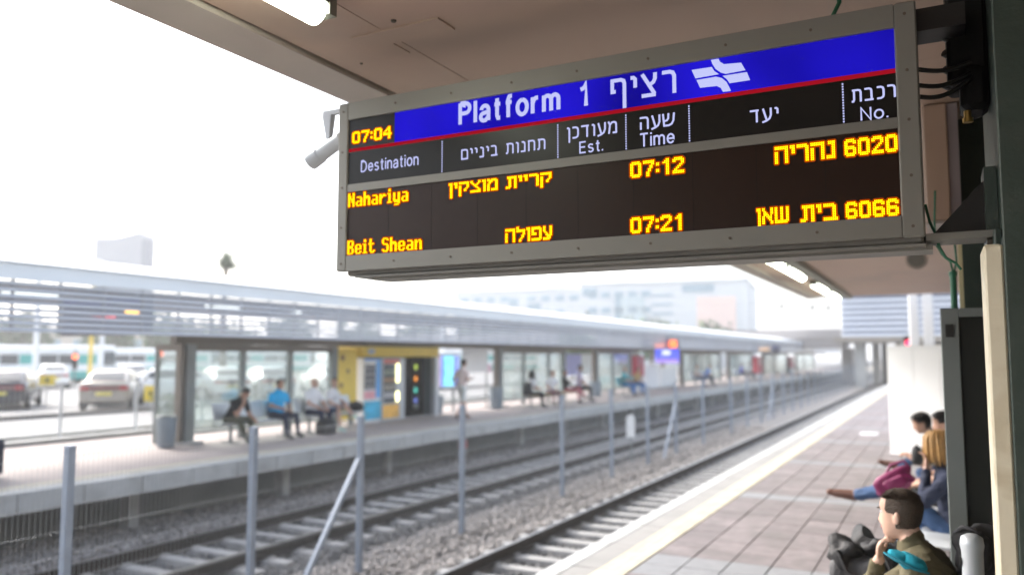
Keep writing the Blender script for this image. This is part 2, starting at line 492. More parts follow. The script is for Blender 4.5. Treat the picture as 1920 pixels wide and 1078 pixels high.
# ================================================================== NEAR CANOPY
can = thing('platform_canopy', 'beige canopy roof over the near platform, above the departure board', 'canopy', (0, 0, 3.35))
b = MB(); b.box(-2.84, 1.1, -30, 21.5, 3.385, 3.75); b.build('roof_slab', M_soffit, can)
b = MB()
b.prism([(-2.9, 3.318), (-2.645, 3.33), (-2.645, 3.346), (-2.655, 3.38), (-2.84, 3.384), (-2.84, 3.78), (-2.9, 3.78)], -30, 21.5)
b.build('edge_fascia', M_lip, can)
cuts = [-2.625, -2.16, .755]
for k in range(len(cuts) - 1):
    for j, y in enumerate(np.arange(-29.8, 21.4, 2.85)):
        MB().box(cuts[k] + .002, cuts[k + 1] - .002, y + .0015, min(y + 2.8485, 21.49), 3.352 + (k % 2) * .001, 3.384).build('soffit_panel', M_soffit, can)
b = MB()
for y in np.arange(.3, 21, .95):
    b.cyl((-2.5, y, 3.352), (-2.5, y, 3.346), .008, .006, 8)
for y in np.arange(.9, 21, 1.9):
    b.cyl((-2.05, y, 3.356), (-2.05, y, 3.345), .014, .011, 8); b.cyl((-.8, y + .4, 3.356), (-.8, y + .4, 3.346), .011, .009, 8)
b.build('bolt', M_bolt, can)
b = MB(); b.box(-2.33, -1.86, 2.86, 3.0, 3.345, 3.356); b.box(-2.33, -2.2, 3.0, 3.14, 3.347, 3.357); b.build('patch_plate', M_soffit, can)
b = MB(); b.box(-1.96, -1.82, 9.2, 21.2, 3.27, 3.352); b.build('cable_trunking', M_lamph, can)

sw = thing('unseen_station_wall', 'unseen station building wall added along the back of the near platform to block light', 'wall', (.8, 4, 0))  # wall outside the view, added to darken the right side
for j, y in enumerate(np.arange(-31.75, 21.4, 3.55)):
    MB().box(.77, .95, y + .004, y + 3.546, 0.001, 3.38).build('wall_panel', mat('unseen_wall_render', (.17, .145, .115), .8, var=.1, scale=1.2), sw)
MB().box(.752, .7695, -31, 21.4, .001, .15).build('skirting', M_grey, sw)
# --- fluorescent lamps
def lamp(x, y0, y1, label):
    t = thing('fluorescent_lamp', label, 'ceiling lamp', (x, y0, 3.3), 'fluorescent lamps under the near canopy')
    h = .068
    b = MB()
    b.prism([(x - h, 3.30), (x + h, 3.30), (x + h - .012, 3.351), (x - h + .012, 3.351)], y0, y1)
    b.box(x - h - .004, x + h + .004, y0 - .012, y0 + .03, 3.255, 3.345); b.box(x - h - .004, x + h + .004, y1 - .03, y1 + .012, 3.255, 3.345)
    b.build('housing', M_lamph, t)
    pr = [(x + math.cos(a) * (h - .006), 3.298 + math.sin(a) * .078) for a in np.linspace(math.pi, 2 * math.pi, 10)]
    MB().prism(pr, y0 + .031, y1 - .031).build('diffuser', M_tube, t)
    b = MB()
    for yy in (y0 + .25, y1 - .25): b.box(x + h - .004, x + h + .012, yy - .015, yy + .015, 3.27, 3.32)
    b.build('clip', M_bolt, t)
lamp(-2.17, .95, 2.47, 'nearest fluorescent lamp, glowing above the left end of the board')
lamp(-2.12, 11.2, 13.0, 'fluorescent lamp seen just under the board, second from the camera')
lamp(-2.12, 13.2, 15.2, 'fluorescent lamp in the middle of the row beyond the board')
lamp(-2.12, 16.6, 18.6, 'fluorescent lamp second from the far end of the canopy')
lamp(-2.12, 18.9, 20.9, 'fluorescent lamp at the far end of the canopy')

# ================================================================== DEPARTURE BOARD
SY = 3.0
board = thing('departure_board', 'long grey hanging departure board with blue header and amber text', 'departure board', (-1.26, SY, 2.295))
XL, XR, ZB, ZT = -2.503, -.028, 2.294, 3.098
PX0, PX1 = -2.445, -.097
b = MB(); b.cbox(XL + .03, XR - .006, SY + .03, SY + .27, ZB - .02, ZT - .01, .008); b.build('housing', M_signg, board)
# frame: four bezels butted round the two windows, one bar between them
ZP0, ZP1 = 2.703, 3.014         # header window
ZL0, ZL1 = 2.366, 2.667         # led window
b = MB()
b.cbox(XL, PX0, SY - .012, SY + .03, ZB, ZT, .005); b.build('side_bezel', M_signg, board)
b = MB(); b.cbox(PX1, XR, SY - .012, SY + .03, ZB, ZT, .005); b.build('side_bezel', M_signg, board)
MB().box(PX0 + .0005, PX1 - .0005, SY - .0115, SY + .03, ZP1, ZT - .001).build('top_bezel', M_signg, board)
MB().box(PX0 + .0005, PX1 - .0005, SY - .0115, SY + .03, ZB + .001, ZL0).build('bottom_bezel', M_signg, board)
MB().box(PX0 + .0005, PX1 - .0005, SY - .0095, SY + .03, ZL1, ZP0).build('middle_bar', M_signg, board)
b = MB()                                                         # frame screws
for x in np.linspace(XL + .03, XR - .035, 9):
    for z in (ZB + .035, ZT - .042): b.cyl((x, SY - .0118, z), (x, SY - .0145, z), .0055, n=8)
for z in (2.5, 2.69, 2.86):
    for x in (XL + .028, XR - .034): b.cyl((x, SY - .0118, z), (x, SY - .0145, z), .0055, n=8)
b.build('frame_screws', M_bolt, board)
b = MB(); b.box(XR - .006, XR - .001, SY - .008, SY + .265, ZB + .004, ZT - .006); b.build('end_gasket', M_black, board)
b = MB(); b.box(XL + .16, XR + .02, SY + .05, SY + .2, ZB - .04, ZB - .0205); b.box(XL + .09, XR, SY + .02, SY + .24, ZB - .03, ZB - .0207); b.build('support_rail', M_signg, board)

M_blue = emis('backlit_blue', (.012, .007, .47), .28, .5, 1.7)
M_text = emis('backlit_white_print', (.58, .61, 1.0), .25)
M_red = emis('backlit_red_stripe', (.45, .008, .02), .2)
M_hdr = mat('black_print_film', (.012, .011, .01), .3, var=.0, spec=.2)
M_ledp = mat('smoked_led_window', (.022, .01, .006), .35, var=.0, spec=.2)
M_led = emis('amber_led', (1.0, .46, .002), 1.1)
M_ledh = emis('painted_led_bloom', (1.0, .14, .0), .12)  # bloom around the LEDs, painted as larger dim orange dots
YP = SY - .002
ZR = 2.867                       # red stripe
MB().box(-2.181, PX1, YP, SY + .02, ZR + .008, ZP1).build('blue_header', M_blue, board)
MB().box(PX0, -2.1815, YP, SY + .02, ZR + .008, ZP1).build('clock_window', M_hdr, board)
MB().box(PX0, PX1, YP - .0006, SY + .02, ZR - .008, ZR + .0078).build('red_stripe', M_red, board)
MB().box(PX0, PX1, YP, SY + .02, ZP0, ZR - .0082).build('column_header', M_hdr, board)
MB().box(PX0, PX1, YP, SY + .02, ZL0, ZL1).build('led_window', M_ledp, board)
b = MB()                                                         # LED modules: fine seams on the smoked window
for k in range(1, 10):
    MB().box(PX0 + k * .2348 - .0008, PX0 + k * .2348 + .0008, YP - .0004, YP + .001, ZL0 + .002, ZL1 - .002).build('module_seam', M_black, board)

# ---- lettering
def arc(cx, cy, rx, ry, a0, a1, n=9):
    return [(cx + rx * math.cos(R(a)), cy + ry * math.sin(R(a))) for a in np.linspace(a0, a1, n)]
XH = .73
GL = {
 'P': (.56, [[(0, 0), (0, 1)], [(0, .96), (.3, .96)] + arc(.3, .73, .24, .23, 90, -90) + [(0, .5)]]),
 'l': (0, [[(0, 0), (0, 1)]]),
 'a': (.45, [[(.03, .52)] + arc(.23, .5, .2, .2, 170, 0) + [(.43, 0)], [(.43, .4), (.2, .37)] + arc(.17, .19, .17, .17, 90, 270) + [(.27, .03), (.43, .2)]]),
 't': (.32, [[(.15, .95), (.15, .16), (.2, .04), (.32, .04)], [(0, .68), (.32, .68)]]),
 'f': (.32, [[(.13, 0), (.13, .82), (.19, .95), (.33, .96)], [(0, .68), (.31, .68)]]),
 'o': (.5, [arc(.25, .365, .25, .33, 90, 450, 22)]),
 'r': (.28, [[(0, 0), (0, XH)], [(0, .42), (.06, .6), (.16, .68), (.28, .68)]]),
 'm': (.74, [[(0, 0), (0, XH)], [(0, .48)] + arc(.185, .5, .185, .19, 180, 0) + [(.37, 0)], [(.37, .48)] + arc(.555, .5, .185, .19, 180, 0) + [(.74, 0)]]),
 'n': (.42, [[(0, 0), (0, XH)], [(0, .48)] + arc(.21, .48, .21, .21, 180, 0) + [(.42, 0)]]),
 '1': (.2, [[(0, .76), (.1, .8), (.17, .88), (.2, 1), (.2, 0)]]),
 'D': (.58, [[(0, 0), (0, .96), (.22, .96)] + arc(.22, .5, .36, .46, 90, -90, 14) + [(0, .04)]]),
 'e': (.48, [[(.02, .38), (.48, .38)] + arc(.25, .37, .235, .32, 0, 325, 20)]),
 's': (.42, [arc(.21, .53, .18, .155, 20, 240, 10) + arc(.21, .2, .2, .165, 80, -155, 11)]),
 'i': (0, [[(0, 0), (0, XH)], [(0, .87), (0, 1)]]),
 'E': (.5, [[(.5, .96), (0, .96), (0, .04), (.5, .04)], [(0, .52), (.45, .52)]]),
 'T': (.6, [[(0, .96), (.6, .96)], [(.3, .96), (.3, 0)]]),
 'N': (.56, [[(0, 0), (0, 1), (.56, 0), (.56, 1)]]),
 '.': (0, [[(0, 0), (0, .13)]]),
}
def ribbon(mb, pts, wx, wz, y):
    """flat stroke of raised print"""
    L = []
    n = len(pts)
    for k, p in enumerate(pts):
        p = np.array(p)
        d0 = np.array(pts[k]) - np.array(pts[k - 1]) if k > 0 else None
        d1 = np.array(pts[k + 1]) - np.array(pts[k]) if k < n - 1 else None
        un = lambda d: d / max(np.linalg.norm(d), 1e-9)
        if d0 is None: t = un(d1); s = 1
        elif d1 is None: t = un(d0); s = 1
        else:
            t = un(un(d0) + un(d1)); s = 1 / max(.45, abs(float(np.dot(t, un(d1)))))
        nn = np.array([-t[1], t[0]]) * s
        L.append((p + nn * wx / 2, p - nn * wx / 2))
    vs = []; fs = []
    for a, c in L: vs += [(a[0], y, a[1]), (c[0], y, c[1])]
    for k in range(n - 1): fs.append((2 * k, 2 * k + 1, 2 * k + 3, 2 * k + 2))
    mb.add(vs, fs)
def latin(text, x0, x1, z0, z1, wt, m=None):
    """stroke letters between x0 and x1, baseline z0, cap height z1"""
    h = z1 - z0; gap = .1 + wt * 1.0
    adv = 0
    for ch in text: adv += (.3 if ch == ' ' else GL[ch][0]) + gap
    adv -= gap
    W = adv + wt
    sx = (x1 - x0) / W
    x = x0 + wt / 2 * sx; b = MB(); k = 0
    for ch in text:
        if ch != ' ':
            for st in GL[ch][1]:
                ribbon(b, [(x + p[0] * sx, z0 + p[1] * h) for p in st], wt * h * .95, wt * h, YP - .001 - .0002 * (k % 3)); k += 1
        else:
            b.build('lettering', m or M_text, board); b = MB()
        x += ((.3 if ch == ' ' else GL[ch][0]) + gap) * sx
    return b.build('lettering', m or M_text, board)
GH = {
 'ר': (.5, [[(0, .92), (.32, .92), (.44, .87), (.5, .74), (.5, 0)]]),
 'צ': (.6, [[(.03, 1), (.55, .1)], [(.58, 1), (.57, .74), (.5, .6), (.34, .5)], [(.0, .07), (.6, .07)]]),
 'י': (.2, [[(0, .92), (.12, .92), (.2, .84), (.2, .48)]]),
 'ף': (.6, [[(.22, .44), (.07, .44), (.07, .92), (.45, .92), (.57, .86), (.6, .74), (.6, -.32)]]),
 'מ': (.64, [[(.0, 1), (.13, .72), (.05, 0)], [(.13, .72), (.28, .9), (.45, .92), (.58, .86), (.62, .72), (.62, .07), (.34, .07)]]),
 'ע': (.6, [[(.6, 1), (.6, .45), (.5, .18), (.3, .04), (.0, -.06)], [(.06, 1), (.3, .1)]]),
 'ו': (.2, [[(0, .92), (.12, .92), (.2, .84), (.2, 0)]]),
 'ד': (.6, [[(0, .92), (.62, .92)], [(.48, .92), (.48, 0)]]),
 'כ': (.46, [[(0, .92), (.28, .92), (.42, .84), (.46, .68), (.46, .3), (.42, .15), (.28, .07), (0, .07)]]),
 'ן': (.2, [[(0, .92), (.12, .92), (.2, .84), (.2, -.3)]]),
 'ש': (.8, [[(0, 1), (.08, .07), (.42, .07), (.62, .16), (.75, .4), (.8, 1)], [(.4, 1), (.38, .6), (.28, .46), (.06, .42)]]),
 'ה': (.6, [[(0, .92), (.42, .92), (.55, .87), (.6, .74), (.6, 0)], [(.08, .58), (.08, 0)]]),
 'ב': (.6, [[(0, .92), (.32, .92), (.44, .86), (.48, .74), (.48, .07)], [(0, .07), (.62, .07)]]),
 'ת': (.66, [[(.04, .92), (.46, .92), (.6, .87), (.65, .74), (.65, 0)], [(.18, .92), (.18, .2), (.12, .07), (0, .07)]]),
 'ח': (.6, [[(0, .92), (.42, .92), (.55, .87), (.6, .74), (.6, 0)], [(.09, .92), (.09, 0)]]),
 'נ': (.38, [[(.08, .92), (.22, .92), (.34, .84), (.36, .7), (.36, .07), (0, .07)]]),
 'ם': (.62, [[(.0, .92), (.45, .92), (.58, .86), (.62, .74), (.62, .07), (.07, .07), (.07, .9)]]),
}
def hebrew(text, x0, x1, z0, z1, wt=.17):
    GL.update(GH)
    return latin(text[::-1], x0, x1, z0, z1, wt)
latin('Platform', -1.838, -1.346, 2.911, 3.006, .2)
latin('1', -1.268, -1.221, 2.909, 3.001, .2)
hebrew('רציף', -1.134, -.858, 2.906, 3.0, .17)
hebrew('מעודכן', -1.322, -1.099, 2.780, 2.830, .16)
latin('Est.', -1.264, -1.160, 2.716, 2.763, .14)
hebrew('שעה', -1.011, -.865, 2.779, 2.830, .16)
latin('Time', -1.010, -.868, 2.711, 2.764, .14)
hebrew('יעד', -.589, -.483, 2.749, 2.797, .16)
hebrew('רכבת', -.242, -.0985, 2.775, 2.821, .16)
latin('No.', -.213, -.124, 2.708, 2.752, .14)
hebrew('תחנות ביניים', -1.827, -1.414, 2.752, 2.799, .16)
latin('Destination', -2.372, -2.046, 2.756, 2.809, .14)
for x in (-1.922, -1.359, -1.064, -.811, -.266):
    b = MB()
    for z in np.linspace(2.712, 2.846, 15):
        b.cyl((x, YP - .0012, z), (x, YP + .001, z), .0033, n=8, smooth=False)
    b.build('dotted_divider', M_text, board)
LOGO = [[(-.724, 3.014), (-.695, 3.0135), (-.69, 2.999), (-.675, 2.987), (-.612, 2.982), (-.597, 2.951), (-.67, 2.949), (-.688, 2.957), (-.707, 2.974), (-.718, 2.994)],
        [(-.798, 2.985), (-.721, 2.984), (-.712, 2.967), (-.695, 2.952), (-.784, 2.95)],
        [(-.681, 2.943), (-.592, 2.943), (-.581, 2.911), (-.656, 2.911), (-.666, 2.928)],
        [(-.78, 2.943), (-.706, 2.944), (-.684, 2.935), (-.667, 2.917), (-.656, 2.893), (-.652, 2.881), (-.681, 2.882), (-.689, 2.898), (-.704, 2.908), (-.767, 2.911)]]
b = MB()
for poly in LOGO:
    poly = [(x, min(z, 3.0115)) for x, z in poly]
    b.loft([[(x, YP - .0012, z) for x, z in poly], [(x, YP + .001, z) for x, z in poly]])
b.build('logo', M_text, board)

# ---- LED dot matrix
D7 = {
 '0': '.#####. ####### ##...## ##...## ##...## ##...## ##...## ##...## ####### .#####.',
 '1': '...##. ..###. .####. ...##. ...##. ...##. ...##. ...##. ...##. ...##.',
 '2': '.#####. ####### ##...## .....## ....##. ...##.. ..##... .##.... ####### #######',
 '4': '....##. ...###. ..####. .##.##. ##..##. ####### ####### ....##. ....##. ....##.',
 '6': '.#####. ####### ##...## ##..... ######. ####### ##...## ##...## ####### .#####.',
 '7': '####### ####### .....## ....##. ....##. ...##.. ...##.. ..##... ..##... ..##...',
 ':': '.. .. ## ## .. .. ## ## .. ..',
 'ה': '######## ######## ......## ##....## ##....## ##....## ##....## ##....## ##....## ##....##',
 'ר': '######. ####### .....## .....## .....## .....## .....## .....## .....## .....##',
 'י': '### ### .## .## .## ... ... ... ... ...',
 'נ': '.#### .#### ...## ...## ...## ...## ...## ...## ##### #####',
 'ק': '######## ######## ......## ##....## ##....## ##...##. ##..##.. ##..##.. ##...... ##...... ##...... ##......',
 'ת': '.####### .####### ..##..## ..##..## ..##..## ..##..## ..##..## ..##..## ####..## ###...##',
 'מ': '##.####. ######## .###..## .##...## ##....## ##....## ##....## ##....## ##.##### ##.#####',
 'ו': '### ### .## .## .## .## .## .## .## .##',
 'צ': '##....## ##....## .##..##. ..####.. ...##... ....##.. .....##. ......## ######## ########',
 'ן': '### ### .## .## .## .## .## .## .## .## .## .## .##',
 'ע': '##...## ##...## ##...## ##...## .##..## ..##.## ..##### ...###. ######. #####..',
 'פ': '#######. ######## ##....## ##....## ####..## ####..## ......## ......## ######## #######.',
 'ל': '##..... ##..... ####### ####### .....## .....## ....##. ....##. ...##.. ..##... ..##...',
 'ש': '##..##..## ##..##..## ##..##..## ##..##..## ##..##..## ##..##..## ##..##..## ##..##..## ########## #########.',
 'א': '##....## ##....## .##...## .###..## .####.#. ##.####. ##..###. ##...##. ##....## ##....##',
 'ב': '######.. #######. .....##. .....##. .....##. .....##. .....##. .....##. ######## ########',
 'N': '##..## ##..## ###.## ###.## ###### ##.### ##.### ##..## ##..## ##..##',
 'a': '...... ...... ...... .####. ....## ....## .##### ##..## ##..## .#####',
 'h': '##.... ##.... ##.... #####. ###### ##..## ##..## ##..## ##..## ##..##',
 'r': '...... ...... ...... ##.##. ###### ###... ##.... ##.... ##.... ##....',
 'i': '.##. .##. .... ###. .##. .##. .##. .##. .##. ####',
 'y': '...... ...... ...... ##..## ##..## ##..## ##..## ##..## ###### .##### ....## .####.',
 'B': '#####. ##..## ##..## ##..## #####. #####. ##..## ##..## ##..## #####.',
 'e': '...... ...... ...... .####. ##..## ##..## ###### ##.... ##..## .####.',
 't': '.##... .##... .##... #####. .##... .##... .##... .##... .##.## ..###.',
 'S': '.####. ##..## ##.... ##.... .####. ....## ....## ....## ##..## .####.',
 'n': '...... ...... ...... ##.##. ###.## ##..## ##..## ##..## ##..## ##..##',
 ' ': '.... .... .... .... .... .... .... .... .... ....',
}
def led(text, x0, x1, zb, zt, rtl=False, hot=1.0):
    """zb baseline, zt cap line"""
    if rtl: text = text[::-1]
    cols = sum(len(D7[c].split()[0]) + 1 for c in text) - 1
    dx = (x1 - x0) / cols; dz = (zt - zb) / 10
    b = MB(); h = MB(); c0 = 0
    for ch in text:
        rows = D7[ch].split()
        top = 11 if ch == 'ל' else 10
        for r, row in enumerate(rows):
            for c, v in enumerate(row):
                if v == '#':
                    cx = x0 + (c0 + c + .5) * dx; cz = zb + (top - r - .5) * dz
                    a = .38 * hot
                    o = [(cx + a * dx * k, cz + a * dz * l) for k, l in ((-1, -.5), (-.5, -1), (.5, -1), (1, -.5), (1, .5), (.5, 1), (-.5, 1), (-1, .5))]
                    b.add([(p[0], YP - .0024, p[1]) for p in o], [tuple(range(8))])
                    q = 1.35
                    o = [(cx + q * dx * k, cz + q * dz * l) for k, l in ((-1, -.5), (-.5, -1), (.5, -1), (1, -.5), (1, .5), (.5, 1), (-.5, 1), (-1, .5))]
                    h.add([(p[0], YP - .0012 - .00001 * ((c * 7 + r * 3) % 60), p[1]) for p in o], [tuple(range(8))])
        if ch == ' ':
            h.build('led_bloom', M_ledh, b.build('led_text', M_led, board)); b = MB(); h = MB()
        c0 += len(rows[0]) + 1
    o = b.build('led_text', M_led, board)
    hh = h.build('led_bloom', M_ledh, o)
    return o
led('07:04', -2.425, -2.197, 2.897, 2.954)
led('Nahariya', -2.443, -2.100, 2.596, 2.661)
led('קריית מוצקין', -1.885, -1.387, 2.602, 2.654, True)
led('07:12', -1.048, -.833, 2.592, 2.655)
led('נהריה', -.501, -.297, 2.587, 2.650, True)
led('6020', -.267, -.100, 2.587, 2.648)
led('Beit Shean', -2.443, -2.024, 2.372, 2.437)
led('עפולה', -1.603, -1.386, 2.373, 2.431, True)
led('07:21', -1.050, -.840, 2.373, 2.436)
led('שאן', -.570, -.458, 2.372, 2.431, True)
led('בית', -.419, -.295, 2.369, 2.429, True)
led('6066', -.270, -.104, 2.369, 2.428)

# ---- board's brackets (gusset, arms) and cables
b = MB()
b.prism([(-.005, 2.312), (.172, 2.312), (.172, 2.49), (.155, 2.487)], SY + .1, SY + .112)
b.build('gusset', M_blackm, board)
b = MB(); b.box(-.027, .178, SY + .03, SY + .2, 2.284, 2.306); b.build('lower_arm', M_signg, board)
b = MB(); b.box(-.03, .12, SY + .08, SY + .22, 3.02, 3.1); b.build('upper_arm', M_blackm, board)
for k, (z0, z1, dy) in enumerate(((2.885, 2.9, .0), (2.835, 2.87, .02), (2.80, 2.86, .04))):
    pts = []
    for t in np.linspace(0, 1, 12):
        x = -.028 + t * .16; z = z0 + (z1 - z0) * t ** 2 - .012 * math.sin(math.pi * t)
        pts.append((x, SY + .08 + dy + .05 * t, z))
    MB().tube(pts, .0085).build('cable', M_cable, board)
b = MB(); b.tube([(-.026, SY + .12, 2.42), (-.015, SY + .12, 2.36), (.0, SY + .12, 2.32), (.012, SY + .13, 2.27), (.03, SY + .15, 2.235), (.06, SY + .2, 2.22), (.075, SY + .22, 2.2)], .0045); b.build('earth_wire', M_gcable, board)
b = MB(); b.tube([(-.33, SY + .1, 3.08), (-.28, SY + .14, 3.2), (-.3, SY + .2, 3.38)], .008); b.build('drop_wire', M_gcable, board)
# ================================================================== NEAR PILLARS, CABINET, BENCH
pil = thing('pillar', 'dark green and cream pillar carrying the board, at the right edge of the picture', 'pillar', (.4, 2.85, 0))
b = MB(); b.cbox(.130, .181, 2.86, 3.1, 0, 2.239, .006); b.build('cream_strip', M_cream, pil)
b = MB(); b.box(.1815, .75, 2.872, 3.7, 0, 2.262); b.build('lower_shaft', M_green, pil)
b = MB(); b.cbox(.182, .76, 2.85, 2.8715, 0, 3.345, .004); b.build('green_face', M_green, pil)
b = MB(); b.box(.188, .75, 2.872, 3.7, 2.2625, 3.345); b.build('upper_shaft', M_green, pil)
b = MB(); b.box(.150, .1855, 3.06, 3.24, 2.262, 2.52); b.cbox(.165, .187, 2.95, 3.5, 2.24, 2.30, .004); b.build('bracket_plate', M_green, pil)
b = MB(); b.cyl((.165, 3.05, 2.27), (.15, 3.05, 2.27), .012, n=6, smooth=False); b.cyl((.18, 3.3, 2.5), (.16, 3.3, 2.5), .012, n=6, smooth=False); b.build('bolt', M_bolt, pil)

jb = thing('junction_box', 'black junction box on the pillar behind the right end of the board', 'junction box', (.12, 3.25, 2.8))
b = MB(); b.cbox(.062, .187, 3.2, 3.42, 2.86, 3.34, .012); b.build('box', M_black, jb)
b = MB(); b.cbox(.098, .186, 3.19, 3.36, 2.755, 2.92, .02); b.build('gland_box', M_black, jb)
b = MB(); b.cyl((.118, 3.22, 2.756), (.118, 3.22, 2.73), .012, n=8); b.cyl((.118, 3.22, 2.73), (.118, 3.22, 2.715), .017, n=8); b.build('padlock', M_brass, jb)
for k in range(4):
    MB().cyl((.058 - .004, 3.2 + .03 * k, 3.03 - .05 * k), (.075, 3.22 + .03 * k, 3.02 - .05 * k), .014, n=8).build('cable_gland', M_blackm, jb)

cab = thing('metal_cabinet', 'tall grey metal cabinet with a black recess, behind the cream pillar', 'cabinet', (.3, 5.0, 0))
b = MB(); b.box(.013, .7, 5.04, 5.55, 0, 2.14); b.build('body', M_grey, cab)
b = MB(); b.cbox(.0075, .0955, 5.0, 5.0395, 0, 2.156, .004); b.box(.096, .7, 5.0, 5.0395, 2.11, 2.1555); b.box(.096, .7, 5.0, 5.0395, 0, .12); b.build('door_frame', M_grey, cab)
b = MB(); b.box(.096, .7, 5.015, 5.0395, .1205, 2.1095); b.build('dark_panel', mat('cabinet_recess', (.018, .02, .017), .6, var=.2, scale=4, spec=.3), cab)
b = MB(); b.box(.03, .07, 4.994, 5.0, 2.0, 2.07); b.build('lock_plate', M_dark, cab)

pil2 = thing('pillar', 'dark green second pillar rising above the grey cabinet', 'pillar', (.35, 5.6, 0))
b = MB(); b.box(.142, .6, 5.6, 6.2, 0, 3.345); b.build('shaft', M_green, pil2)
b = MB(); b.box(.118, .1415, 5.6, 5.66, 2.15, 3.0); b.build('edge_strip', mat('cream_trim', (.66, .6, .36), .5, var=.05), pil2)  # edge strip in a plain cream colour
cd_ = thing('cable_conduit', 'teal cable conduit standing on top of the grey cabinet', 'conduit', (.083, 5.2, 2.142))
b = MB(); b.cyl((.08, 5.1, 2.141), (.08, 5.1, 2.36), .017, n=10); b.cyl((.08, 5.1, 2.34), (.08, 5.1, 2.365), .022, n=10); b.build('pipe', M_gcable, cd_)
b = MB(); b.tube([(.08, 5.1, 2.36), (.07, 5.1, 2.42), (.03, 4.99, 2.45), (.005, 4.98, 2.5), (.0, 4.97, 2.62), (.01, 4.97, 2.8)], .0055)
b.tube([(.085, 5.1, 2.36), (.1, 5.1, 2.42), (.095, 5.1, 2.52), (.1, 5.19, 2.655)], .0055); b.build('cable', M_gcable, cd_)
db = thing('duct_box', 'beige boxed duct under the ceiling, seen beyond the right end of the board', 'duct', (.05, 5.2, 2.66))
b = MB(); b.cbox(-.035, .085, 5.2, 5.6, 2.665, 3.345, .006); b.build('casing', M_soffit, db)
b = MB(); b.box(.0855, .14, 5.22, 5.58, 2.67, 3.345); b.build('side_casing', mat('mauve_grey_paint', (.3, .26, .27), .6), db)
b = MB(); b.box(-.04, .09, 5.19, 5.61, 2.65, 2.6645); b.build('rim', M_lip, db)
sp = thing('reflection_disc', 'round pale disc put in for a reflection under the ceiling beyond the board', 'reflection_disc', (-.17, 9, 2.85))  # solid disc modelled in place of a round reflection
b = MB(); b.cyl((-.17, 8.96, 2.85), (-.17, 9.1, 2.85), .1, .06, 20); b.build('disc_body', M_lip, sp)
b = MB(); b.lathe([(.098, 0), (.105, .01), (.098, .02)], (0, 0, 0), 20); 
b = MB(); b.cyl((-.17, 8.95, 2.85), (-.17, 8.962, 2.85), .075, .075, 20); b.build('disc_face', M_signg, sp)
b = MB(); b.cyl((-.17, 9.05, 2.9), (-.17, 9.05, 3.345), .012); b.build('bracket', M_signg, sp)

# ashtray post, bench under the soldier and the others
ap = thing('ashtray_post', 'light grey steel ashtray post in front of the grey cabinet', 'ashtray', (.08, 3.9, 0))
b = MB(); b.lathe([(.001, 0), (.075, 0), (.075, .02), (.042, .03), (.04, 1.1), (.045, 1.13), (.04, 1.16), (.02, 1.172), (.001, 1.174)], (.085, 3.9, 0), 20); b.build('tube', M_steelg, ap)
b = MB(); b.cyl((.04, 3.9, 1.06), (.044, 3.9, 1.06), .02, n=10); b.build('slot', M_dark, ap)

def bench(label, x, y0, y1, face, m_seat, m_leg, nseat, group, back=True):
    """slatted metal bench along Y; face = +1 looks to +X, -1 to -X"""
    t = thing('bench', label, 'bench', (x, (y0 + y1) / 2, 0), group)
    n = nseat; L = (y1 - y0) / n
    for k in range(n):
        a = y0 + k * L + .02; c = y0 + (k + 1) * L - .02
        b = MB()
        prof = [(0, .445), (.42, .455), (.45, .44), (.45, .425), (.42, .435), (0, .425)]
        b.prism([(x + face * (px_ - .22), z) for px_, z in prof], a, c)
        b.build('seat', m_seat, t)
        if back:
            b = MB()
            prof = [(-.03, .5), (-.12, .86), (-.11, .87), (-.09, .87), (0, .5)]
            b.prism([(x + face * (px_ - .22), z) for px_, z in prof], a, c); b.build('backrest', m_seat, t)
    b = MB(); b.bar((x - face * .02, y0, .40), (x - face * .02, y1, .40), .06, .05); b.build('beam', m_leg, t)
    for yy in (y0 + .3, y1 - .3):
        b = MB(); b.bar((x - face * .02, yy, .375), (x - face * .02, yy, .03), .06, .05)
        b.bar((x - face * .27, yy, .015), (x + face * .23, yy, .015), .06, .03)
        if back: b.bar((x - face * .2, yy, .41), (x - face * .32, yy, .8), .03, .04)
        b.build('leg', m_leg, t)
    return t
M_seat = mat('perforated_seat_steel', (.55, .58, .6), .45, .3, var=.06)
bench('grey bench carrying the soldier on the near platform', .02, 3.95, 4.98, -1, M_seat, M_post, 2, 'benches on the near platform', back=False)
bench('grey bench carrying the fair-haired woman beyond the soldier', .03, 7.1, 9.6, -1, M_seat, M_post, 4, 'benches on the near platform')
bench('grey bench carrying the hunched man in front of the white hoarding', .03, 10.1, 12.6, -1, M_seat, M_post, 4, 'benches on the near platform')

# CCTV camera on the canopy edge
cc = thing('security_camera', 'grey bullet security camera hanging from the canopy beside the board', 'security camera', (-2.78, 3.3, 3.3))
ax = Vector((-.23, 0, -.105)).normalized()
c0 = Vector((-2.755, 3.3, 3.025))
b = MB(); b.cyl(c0 - ax * .02, c0 + ax * .19, .038, .042, 18); b.build('body', mat('camera_grey', (.42, .44, .47), .45, .0, var=.04), cc)
b = MB(); b.cyl(c0 + ax * .14, c0 + ax * .215, .046, .048, 18); b.build('sunshield', MATS['camera_grey'], cc)
b = MB(); b.cyl(c0 + ax * .216, c0 + ax * .22, .034, n=14); b.build('lens', M_black, cc)
b = MB(); b.loft([[(-2.86, 3.28, 3.17), (-2.80, 3.28, 3.17), (-2.80, 3.32, 3.17), (-2.86, 3.32, 3.17)], [(-2.835, 3.285, 3.04), (-2.815, 3.285, 3.04), (-2.815, 3.315, 3.04), (-2.835, 3.315, 3.04)]])
b.box(-2.86, -2.45, 3.285, 3.315, 3.1705, 3.195); b.box(-2.5, -2.45, 3.275, 3.3, 2.98, 3.17); b.build('bracket', MATS['camera_grey'], cc)

